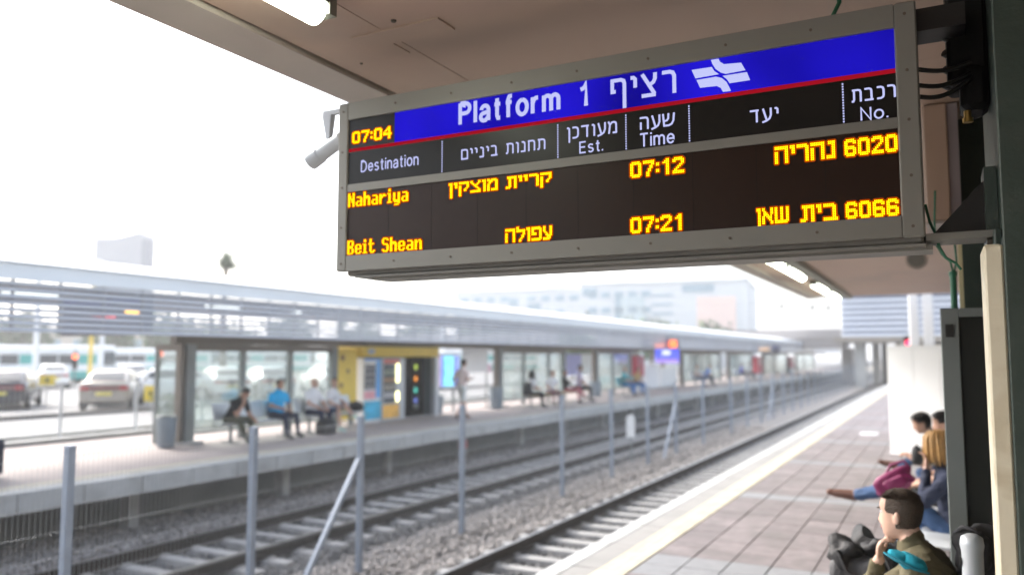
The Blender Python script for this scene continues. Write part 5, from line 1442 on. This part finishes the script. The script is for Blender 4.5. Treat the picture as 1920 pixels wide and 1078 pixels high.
# ---- cars
M_win = mat('car_window', (.05, .06, .07), .08, var=0); M_tyre = mat('tyre', (.02, .02, .02), .8, var=0); M_rim = mat('rim', (.5, .5, .52), .35, .8, var=0)
M_tail = mat('tail_lamp', (.35, .02, .03), .2, var=0); M_plate = mat('plate_yellow', (.65, .55, .12), .5, var=0); M_bump = mat('bumper_black', (.04, .04, .045), .5, var=0)
M_head = mat('head_lamp', (.7, .72, .75), .1, .2, var=0)
def car(label, x, y, az, paint, lit=True):
    """saloon, local +Y forward"""
    t = thing('parked_car', label, 'car', (x, y, -.04), 'cars parked behind the opposite platform', R(az))
    b = MB()
    L = 4.45
    sec = [(-2.2, .74, .42, .92), (-2.17, .8, .34, 1.0), (-1.6, .86, .24, 1.03), (-.6, .88, .2, .98), (.6, .88, .2, .97), (1.5, .86, .22, .9), (2.05, .78, .28, .76), (2.22, .66, .36, .64)]
    rings = []
    for yy, hw, z0, z1 in sec:
        rings.append([(-hw * .9, yy, z0), (hw * .9, yy, z0), (hw, yy, z0 + .14), (hw * 1.01, yy, (z0 + z1) / 2 + .05), (hw * .95, yy, z1 - .05), (hw * .82, yy, z1), (-hw * .82, yy, z1), (-hw * .95, yy, z1 - .05), (-hw * 1.01, yy, (z0 + z1) / 2 + .05), (-hw, yy, z0 + .14)])
    b.loft(rings, 0, True)
    rings = []
    for yy, hw, z1 in ((-1.75, .7, 1.04), (-1.15, .62, 1.36), (-.7, .6, 1.42), (.2, .6, 1.42), (.55, .62, 1.36), (1.25, .72, .98)):
        rings.append([(-.76, yy, .93), (.76, yy, .93), (hw + .02, yy, z1 - .06), (hw - .08, yy, z1), (-hw + .08, yy, z1), (-hw - .02, yy, z1 - .06)])
    b.loft(rings, 0, True)
    b.build('body', paint, t, world=False)
    b = MB()
    b.add([(-.6, -1.72, 1.06), (.6, -1.72, 1.06), (.52, -1.22, 1.335), (-.52, -1.22, 1.335)], [(0, 1, 2, 3)]); b.v = [(p[0], p[1] - .02, p[2] + .015) for p in b.v]
    b.build('rear_window', M_win, t, world=False)
    b = MB(); b.add([(-.62, 1.22, 1.02), (.62, 1.22, 1.02), (.53, .6, 1.35), (-.53, .6, 1.35)], [(0, 1, 2, 3)]); b.v = [(p[0], p[1] + .02, p[2] + .012) for p in b.v]; b.build('windscreen', M_win, t, world=False)
    for sx in (-1, 1):
        for (ya, yb, yc, yd) in ((-1.45, -.38, -.38, -1.05), (-.3, .98, .5, -.3)):
            b = MB(); b.add([(sx * .79, ya, 1.02), (sx * .79, yb, 1.02), (sx * .655, yc, 1.34), (sx * .655, yd, 1.34)], [(0, 1, 2, 3)]); b.build('side_window', M_win, t, world=False)
        b = MB(); b.cbox(sx * .5, sx * .78, -2.225, -2.16, .72, .88, .012); b.build('tail_lamp', M_tail, t, world=False)
        b = MB(); b.cbox(sx * .45, sx * .7, 2.06, 2.16, .58, .7, .012); b.build('headlight', M_head, t, world=False)
        b = MB(); b.cbox(sx * .9, sx * 1.02, .8, .92, .96, 1.08, .02); b.build('mirror', paint, t, world=False)
        for yy in (-1.35, 1.38):
            wl = MB().cyl((sx * .7, yy, .31), (sx * .895, yy, .31), .31, n=20).build('wheel', M_tyre, t, world=False)
            MB().cyl((sx * .89, yy, .31), (sx * .905, yy, .31), .2, n=14).build('rim', M_rim, wl, world=False)
    b = MB(); b.cbox(-.5, .5, -2.215, -2.17, .73, .87, .01); b.build('tail_panel', mat('dark_red_panel', (.16, .03, .035), .3, var=0), t, world=False)
    b = MB(); b.cbox(-.76, .76, -2.27, -2.14, .3, .5, .02); b.build('bumper', M_bump if not lit else paint, t, world=False)
    b = MB(); b.box(-.26, .26, -2.24, -2.2, .54, .66); b.build('number_plate', M_plate, t, world=False)
    b = MB(); b.box(-.7, .7, -2.2, -2.1, .2, .3); b.build('under_valance', M_bump, t, world=False)
    return t
silver = mat('beige_silver_paint', (.36, .33, .29), .25, .5, var=.03); whitep = mat('white_car_paint', (.8, .8, .78), .22, var=.02); darkp = mat('dark_car_paint', (.05, .05, .06), .2, .3, var=.02); greyp = mat('grey_car_paint', (.4, .42, .44), .25, .4, var=.02)
car('beige silver saloon parked with its back to the platform', -27.9, 20.6, 45, silver)
car('dark saloon with red tail lamp cut off by the left edge', -31.5, 18.8, 50, darkp, False)
car('white car parked just right of the beige silver saloon', -30.0, 24.6, 150, whitep)
car('white car seen through the first pane of the nearest shelter', -29.5, 27.3, 60, whitep)
car('grey car seen through the shelter behind the man in black', -29.0, 29.6, 60, greyp)
car('white car seen through the shelter behind the man in cyan', -29.2, 34.2, 60, whitep)
car('pale grey car seen through the last pane of the nearest shelter', -29.5, 37.6, 60, greyp)
car('white car on the road far left behind the pole', -48.5, 31.5, 60, whitep)
car('pale car on the road in the middle distance left of the beige saloon', -44.0, 33.5, 62, greyp)

# ---- buses
M_bw = mat('bus_white', (.8, .82, .82), .3, var=.03); M_bt = mat('bus_teal', (.05, .38, .34), .3, var=.04)
def bus(label, x, y, az, L=11.5):
    t = thing('parked_bus', label, 'bus', (x, y, -.04), 'white and teal buses at the bus park', R(az))
    b = MB(); b.cbox(-1.25, 1.25, -L / 2, L / 2, .95, 1.55, .06); b.cbox(-1.25, 1.25, -L / 2, L / 2, 2.35, 3.1, .12); b.box(-1.18, 1.18, -L / 2 + .05, L / 2 - .05, 1.5, 2.4); b.build('body', M_bw, t, world=False)
    b = MB(); b.cbox(-1.262, 1.262, -L / 2 - .01, L / 2 + .01, .32, 1.02, .04); b.build('skirt', M_bt, t, world=False)
    n = 7; w_ = (L - .6) / n
    for sx in (-1, 1):
        for k in range(n):
            y0 = -L / 2 + .3 + k * w_
            MB().cbox(sx * 1.19, sx * 1.245, y0 + .06, y0 + w_ - .06, 1.56, 2.34, .01).build('window', M_win if k % 3 else M_bt, t, world=False)
        for yy in (-L / 2 + 2.4, L / 2 - 2.6):
            wl = MB().cyl((sx * .95, yy, .48), (sx * 1.275, yy, .48), .48, n=18).build('wheel', M_tyre, t, world=False)
            MB().cyl((sx * 1.27, yy, .48), (sx * 1.29, yy, .48), .26, n=12).build('rim', M_rim, wl, world=False)
    for e in (-1, 1):
        MB().cbox(-1.1, 1.1, e * (L / 2 - .02), e * (L / 2 + .03), 1.4, 2.6, .02).build('windscreen', M_win, t, world=False)
    t.scale = (1, 1, .87)
    return t
bus('leftmost white and teal bus beyond the parked cars', -80.5, 51.8, -62)
bus('white and teal bus behind the beige silver saloon', -70.5, 57.0, -62)
bus('white and teal bus seen through the nearest shelter', -66.0, 66.5, -62)
bus('white and teal bus beyond the vending machines', -58.5, 82.0, -60)
bus('white and teal bus beyond the second shelter', -50.0, 90.0, -60)
bus('white bus standing nearer, left of the beige silver saloon', -58.0, 36.5, -58, 10)

# ---- traffic lights, poles, small signs
M_redl = emis('traffic_red', (1, .16, .06), 1.2)
def tlight(label, x, y, z):
    t = thing('traffic_light', label, 'traffic light', (x, y, -.04), 'traffic lights glowing red')
    b = MB(); b.cyl((x, y, -.04), (x, y, z + .6), .05, n=8); b.build('post', M_grey, t)
    d = Vector((-x, -y, 0)).normalized(); p = Vector((x, y, z))
    b = MB(); b.bar(p - Vector((0, 0, .75)) + d * .15, p + Vector((0, 0, .25)) + d * .15, .3, .26, 0, (d.x, d.y, 0)); b.build('housing', M_black, t)
    for k, m in enumerate((M_redl, M_black, M_black)):
        c = p + d * .285 - Vector((0, 0, .3 * k)); MB().cyl(c, c + d * .03, .15 if k == 0 else .1, n=14).build('lens', m, t)
tlight('traffic light glowing red above the road, left of the beige saloon', -47.1, 32.0, 1.85)
tlight('traffic light glowing red just left of the nearest shelter', -42.4, 34.4, 2.02)
def pole(label, x, y, h, r, m, arm=None):
    t = thing('lamp_post', label, 'pole', (x, y, -.04), 'poles along the road')
    b = MB(); b.cyl((x, y, -.04), (x, y, h), r, r * .7, 12); b.build('shaft', m, t)
    MB().cyl((x, y, -.04), (x, y, .25), r * 1.6, n=12).build('base', m, t)
    b = MB(); b.tube([(x, y, h), (x - .2, y - .2, h + .15), (x - .9, y - .6, h + .2)], r * .6); b.build('arm', m, t)
pole('white lamp post at the left, beyond the road', -44.2, 27.7, 7, .16, M_white)
pole('white lamp post right of the yellow post', -41.0, 29.4, 7, .13, M_white)
pole('yellow post left of the white lamp post', -41.5, 29.1, 6.5, .12, M_yel)
pole('pale lamp post seen over the vending kiosk', -30, 47, 7, .12, M_white)
def ysign(label, x, y, z0, z1, wd):
    t = thing('road_sign', label, 'sign', (x, y, -.04), 'yellow signs behind the platform')
    d = Vector((-x, -y, 0)).normalized(); r = Vector((-d.y, d.x, 0)); p = Vector((x, y, (z0 + z1) / 2))
    b = MB(); b.bar(p - r * wd / 2, p + r * wd / 2, .04, z1 - z0); b.build('plate', mat('sign_yellow', (.75, .55, .04), .45, var=.05), t)
    b = MB(); b.bar(p - r * .05 + d * .024, p + r * .05 + d * .024, .006, .14); b.build('symbol', M_dark, t)
    b = MB(); b.cyl((x - d.x * .06, y - d.y * .06, -.04), (x - d.x * .06, y - d.y * .06, z1), .03, n=8); b.build('post', M_grey, t)
ysign('yellow sign beside the right rear of the beige saloon', -24.6, 19.6, .32, .86, .42)
ysign('yellow sign above the road left of the beige saloon', -31.1, 20.0, .75, 1.15, .55)
ysign('narrow yellow post sign near the left lamp post', -31.5, 18.6, .2, .95, .14)

# ---- trees: trunk, limbs, leaf clumps
def tree(label, x, y, h, r, seed, dens=1.0, z0=-.04):
    rn = np.random.default_rng(seed)
    t = thing('tree', label, 'tree', (x, y, z0), 'trees beyond the road')
    b = MB(); tops = []
    th = h * .35
    b.tube([(0, 0, 0), (.05, .02, th * .5), (rn.normal(0, .1), rn.normal(0, .1), th)], [r * .09, r * .07, r * .055], 8)
    for k in range(6):
        a = k * 1.05 + rn.uniform(0, .5); e = rn.uniform(.4, .9) * r
        q = (math.cos(a) * e * .7, math.sin(a) * e * .7, th + (h - th) * rn.uniform(.35, .8))
        b.tube([(0, 0, th * .9), (q[0] * .4, q[1] * .4, th + (q[2] - th) * .5), q], [r * .045, r * .03, r * .01], 6); tops.append(q)
    b.build('trunk', M_bark, t, world=False)
    n = int(900 * dens)
    cl = rn.normal(size=(26, 3)); cl /= np.linalg.norm(cl, axis=1, keepdims=True); cl *= rn.uniform(.35, 1, (26, 1))
    cl = cl * np.array([r * .8, r * .8, (h - th) * .42]) + np.array([0, 0, th + (h - th) * .5])
    ci = rn.integers(0, 26, n); P_ = cl[ci] + rn.normal(size=(n, 3)) * r * .17
    b = MB(); s = r * .11
    V = []; F = []
    for k in range(n):
        u = rn.normal(size=3); u /= np.linalg.norm(u); v = np.cross(u, rn.normal(size=3)); v /= np.linalg.norm(v)
        a, c = s * rn.uniform(.6, 1.2), s * rn.uniform(.4, .8); p = P_[k]
        V += [tuple(p - u * a), tuple(p - v * c * .8 + u * a * .1), tuple(p + u * a), tuple(p + v * c)]; F.append((4 * k, 4 * k + 1, 4 * k + 2, 4 * k + 3))
    b.add(V, F); b.build('crown', M_leaf, t, world=False)
    return t
TP = [(-95, 58, 6.5, 4), (-88, 64, 6.0, 3.6), (-80, 66, 6.8, 4.2), (-75, 70, 6.2, 3.8), (-72, 78, 6.6, 4), (-68, 86, 6.4, 4.2), (-62, 92, 6.8, 4), (-57, 98, 6.2, 4), (-52, 104, 6.8, 4.4), (-46, 108, 6.4, 4.2), (-41, 112, 6.6, 4.2), (-36, 116, 6.6, 4.4), (-30, 120, 6.2, 4.2), (-26, 60, 4.6, 1.6), (-24, 74, 4.4, 1.8), (-22, 52, 3.6, 1.4)]
TL = ['leftmost dark green tree beyond the buses', 'second tree from the left beyond the buses', 'broad green tree above the beige saloon', 'green tree left of the nearest shelter', 'green tree seen above the nearest shelter', 'green tree behind the man in cyan', 'green tree behind the yellow panel', 'tall green tree above the vending kiosk',
      'broad green tree behind the walker', 'green tree behind the notice board', 'green tree behind the second shelter', 'green tree behind the blue poster', 'rightmost tree of the row beyond the road', 'young bushy tree near the notice board', 'young bushy tree near the red-topped machine', 'small bushy tree just behind the second shelter']
for k, (x, y, h, r) in enumerate(TP): tree(TL[k], x, y, h, r, 40 + k, 1.2 if k < 13 else .6)
def shrub(label, x, y, h):
    t = thing('shrub', label, 'shrub', (x, y, -.04)); rn = np.random.default_rng(int(h * 1000))
    b = MB()
    for k in range(7): b.tube([(0, 0, 0), (rn.normal(0, .15), rn.normal(0, .15), h * .5), (rn.normal(0, .3), rn.normal(0, .3), h * .85)], [.02, .014, .006], 5)
    b.build('stem', M_bark, t, world=False); b = MB()
    for k in range(240):
        p = np.array([rn.normal(0, h * .24), rn.normal(0, h * .24), h * rn.uniform(.2, 1)]); u = rn.normal(size=3); u /= np.linalg.norm(u); v = np.cross(u, rn.normal(size=3)); v /= np.linalg.norm(v)
        b.add([p - u * .09, p - v * .04, p + u * .09, p + v * .04], [(0, 1, 2, 3)])
    b.build('foliage', M_leaf, t, world=False)
shrub('small green shrub between the beige saloon and the white car', -33, 27.2, 1.35)
shrub('green shrub seen through the nearest shelter beside the bin', -18.9, 15.9, .9)
# palm over the canopy
pm = thing('palm_tree', 'palm crown showing above the roof of the opposite canopy', 'palm tree', (-46.4, 43.1, -.04))
b = MB(); b.tube([(-46.4, 43.1, -.04), (-46.5, 43.0, 4), (-46.4, 43.1, 8.3)], [.28, .22, .19], 10); b.build('trunk', M_bark, pm)
for k in range(60):
    a = k * 2.399; el_ = random.uniform(-.2, 1.35); L = random.uniform(1.2, 1.75)
    d = Vector((math.cos(a) * math.cos(el_), math.sin(a) * math.cos(el_), math.sin(el_))); b = MB(); sp_ = []
    for q in range(7):
        f = q / 6; sp_.append(Vector((-46.4, 43.1, 8.3)) + d * L * f + Vector((0, 0, -.55 * f * f * math.cos(el_))))
    b.tube(sp_, [.02, .018, .015, .012, .01, .007, .004], 4)
    sd_ = d.cross(Vector((0, 0, 1))); sd_ = sd_.normalized() if sd_.length > .01 else Vector((1, 0, 0))
    for q in range(1, 7):
        for s_ in (-1, 1):
            for off in (0, .5):
                p = sp_[q - 1].lerp(sp_[q], off + .25); tip = p + sd_ * s_ * .3 * (1.1 - q / 8) + d * .16 - Vector((0, 0, .07))
                b.add([p - d * .05, p + d * .07, tip], [(0, 1, 2)])
    b.build('frond', M_leaf, pm)

# ---- buildings
M_bpale = mat('pale_concrete', (.62, .64, .65), .8, var=.05, scale=.05); M_bwin = mat('pale_window', (.3, .4, .46), .3, var=.15, scale=.2); M_bbeige = mat('beige_render', (.55, .48, .4), .85, var=.08, scale=.2)
def facade_thing(name, label, cat, A, Bp, depth, z1, m, loc=None):
    """building whose front runs from A to B (ground points)"""
    A = Vector((A[0], A[1], 0)); Bp = Vector((Bp[0], Bp[1], 0)); d = (Bp - A); L = d.length; d.normalize()
    az = math.atan2(d.y, d.x)
    t = thing(name, label, cat, (A.x, A.y, -.04), None, az)
    return t, L
big, L = facade_thing('office_building', 'long pale hazy office building beyond the louvred canopy', 'building', (-78.6, 127.6), (-27.3, 134.3), 20, 14, M_bpale)
b = MB(); b.box(0, L * .46, 0, 20, 0, 13.4); b.box(L * .46 + .01, L, -.6, 22, 0, 14.1); b.build('wall', M_bpale, big, world=False)
b = MB(); b.box(-.2, L * .46, -.25, 20.2, 13.4005, 13.8); b.box(L * .46 + .02, L + .2, -.85, 22.2, 14.1005, 14.5); b.build('parapet', M_bpale, big, world=False)
def win(x0, x1, z0, z1, y=0, m=None, nm='window'):
    o = MB().cbox(x0, x1, y - .12, y + .1, z0, z1, .02).build(nm, m or M_bwin, big, world=False)
    return o
for fl in range(5):
    z = 1.6 + fl * 2.5
    for k in range(9):
        if (fl * 7 + k * 3) % 5 == 0: continue
        win(1 + k * 2.6, 2.6 + k * 2.6, z, z + .9)
for fl in range(5):
    z = 1.4 + fl * 2.6
    for k in range(6):
        if k == 5 and fl > 2: continue
        win(L * .46 + 1.5 + k * 2.3, L * .46 + 3.1 + k * 2.3, z, z + 1.0, -.6)
for fl in range(8):
    z = 1 + fl * 1.55; win(L * .70, L * .77, z, z + .35, -.6)
win(10.5, 12.2, 10.8, 12.2, 0); win(14.0, 16.4, 9.6, 11.2, 0); win(L * .46 + .5, L * .46 + 3, 12.2, 13.6, -.6); win(L * .8, L * .9, 12.4, 13.7, -.6)
win(L * .58, L * .60, 5, 12, -.6); win(L * .60, L * .68, 5, 12, -.6, mat('pale_glass', (.5, .58, .6), .2, var=.05))
win(L * .845, L * .965, 5.4, 11.6, -.62, mat('pale_peach_billboard', (.8, .62, .55), .6, var=.05, scale=.3), 'billboard')
b = MB(); b.box(L * .3, L * .36, 5, 9, 13.85, 15.2); b.build('roof_house', M_bpale, big, world=False)
lb, L = facade_thing('tower_block', 'pale grey concrete tower showing above the canopy roof at the left', 'building', (-109.7, 76.8), (-102.7, 80.45), 8, 20, M_bpale)
M_btow = mat('grey_concrete_tower', (.36, .36, .38), .85, var=.05, scale=.1)
b = MB(); b.prism([(0, 0), (L, 0), (L, 19.7), (L - .25, 19.75), (L - .75, 19.1), (L - 1.3, 20.15), (L - 4.6, 19.3), (0, 19.25)], 0, 2.2); b.build('wall', M_btow, lb, world=False)
b = MB(); b.box(L - .9, L + .02, -.1, 2.3, 10, 19.0); b.build('edge_shaft', mat('grey_shaft', (.25, .25, .28), .85), lb, world=False)
for k in range(6): MB().cbox(1 + (k % 3) * 1.6, 1.9 + (k % 3) * 1.6, -.06, .05, 8 + (k // 3) * 4, 9.2 + (k // 3) * 4, .02).build('window', M_bwin, lb, world=False)
be, L = facade_thing('low_building', 'beige low building behind the buses, glimpsed under the louvres', 'building', (-118, 62), (-92, 82), 10, 6, M_bbeige)
b = MB(); b.box(0, L, 0, 10, 0, 5.4); b.build('wall', M_bbeige, be, world=False)
b = MB(); b.box(-.3, L + .3, -.4, 10.4, 5.4005, 5.8); b.build('roof', M_bpale, be, world=False)
for k in range(9): MB().cbox(1.5 + k * 3.5, 3.4 + k * 3.5, -.08, .1, 2.8, 4.2, .02).build('window', M_bwin, be, world=False)

# ---- station building spanning the tracks, parapet, pillars
br_ = thing('footbridge_hall', 'blue-grey louvred station hall spanning the tracks in the distance', 'building', (-3.5, 80, 3.4))
M_hall = mat('hall_blue_grey', (.14, .18, .28), .5, .1, var=.05, scale=.5); M_hslat = mat('hall_slat', (.7, .74, .8), .5, .0, var=.04)
b = MB(); b.box(-7.85, 9, 80.1, 92, 3.62, 7.2); b.build('wall', M_hall, br_)
for k in range(7):
    z = 3.66 + k * .52
    MB().prism_x([(79.86, z), (79.92, z - .02), (79.98, z + .2), (79.9, z + .22)], -7.85, 9).build('slat', M_hslat, br_)
b = MB(); b.box(-7.95, 9.1, 79.8, 92.2, 7.2005, 7.5); b.build('roof', M_hall, br_)
b = MB(); b.box(-8.6, 9, 79.9, 92, 3.15, 3.6195); b.build('deck', mat('deck_brown', (.28, .25, .21), .8), br_)
for k, (x0, x1, y, m) in enumerate(((-7.05, -6.1, 82, M_coping), (-5.95, -5.3, 88, M_conc), (-3.75, -3.2, 86, mat('warm_concrete', (.42, .37, .3), .85)), (-2.6, 3.0, 84, MATS['deck_brown']))):
    MB().box(x0, x1, y, y + 1.2, -1.1, 3.1495).build('pier', m, br_)
MB().box(-5.29, -4.72, 91, 91.4, -1.05, 3.1495).build('dark_opening', M_dark, br_)  # dark sheet stands in for the shade in the opening below the hall
ov = thing('overpass', 'grey-brown concrete overpass behind the end of the louvred canopy', 'bridge', (-28, 90, 2.6))
b = MB(); b.box(-75, -8.7, 88, 96, 2.7, 3.7); b.build('deck', mat('overpass_concrete', (.3, .28, .27), .85, var=.08, scale=.2), ov)
b = MB(); b.box(-75, -8.7, 87.8, 88.1, 3.7005, 4.6); b.build('parapet', MATS['overpass_concrete'], ov)
for k in range(9):
    MB().box(-73 + k * 8, -72 + k * 8, 90, 94, -1.0, 2.6995).build('pier', MATS['overpass_concrete'], ov)
# suspended lamps
wr = thing('span_wire', 'thin overhead wire carrying the three hanging lamps', 'wire', (-8, 60, 5.7))
b = MB(); b.tube([(-40, 60, 6.2), (-25, 60, 5.8), (-9.86, 60, 5.62), (-7.79, 60, 5.5), (-6.74, 60, 5.48), (2, 60, 5.6), (12, 60, 6.0)], .006, 4); b.build('cable', M_grey, wr)
for k, (x, z, s_) in enumerate(((-9.86, 5.40, 'leftmost'), (-7.79, 5.24, 'middle'), (-6.74, 5.2, 'rightmost'))):
    t = thing('hanging_lamp', s_ + ' of three small dark lamps hanging in the white sky', 'lamp', (x, 60, z), 'three hanging lamps in the sky')
    b = MB(); b.lathe([(.04, .16), (.07, .12), (.2, .0), (.22, -.05), (.2, -.06), (.1, -.02)], (x, 60, z), 14); b.build('shade', mat('lamp_shade_grey', (.08, .085, .09), .5), t)
    b = MB(); b.cyl((x, 60, z + .15), (x, 60, z + .3), .02, n=8); b.build('hanger', M_grey, t)
    b = MB(); b.ell((x, 60, z - .06), (.11, .11, .08), 10, 6); b.build('globe', mat('globe_grey', (.3, .32, .34), .3), t)

# ---- morning haze
hz_m = bpy.data.materials.new('haze'); hz_m.use_nodes = True
t_ = hz_m.node_tree; t_.nodes.remove(t_.nodes['Principled BSDF'])
pv = t_.nodes.new('ShaderNodeVolumePrincipled'); pv.inputs['Color'].default_value = (.97, .985, 1, 1); pv.inputs['Density'].default_value = .0016; pv.inputs['Anisotropy'].default_value = .3
t_.links.new(pv.outputs[0], t_.nodes['Material Output'].inputs['Volume'])
b = MB(); b.box(-1210, 1210, -310, 1810, -2.6, 24); struct(b.build('haze', hz_m), 'stuff', 'pale morning haze over the station')
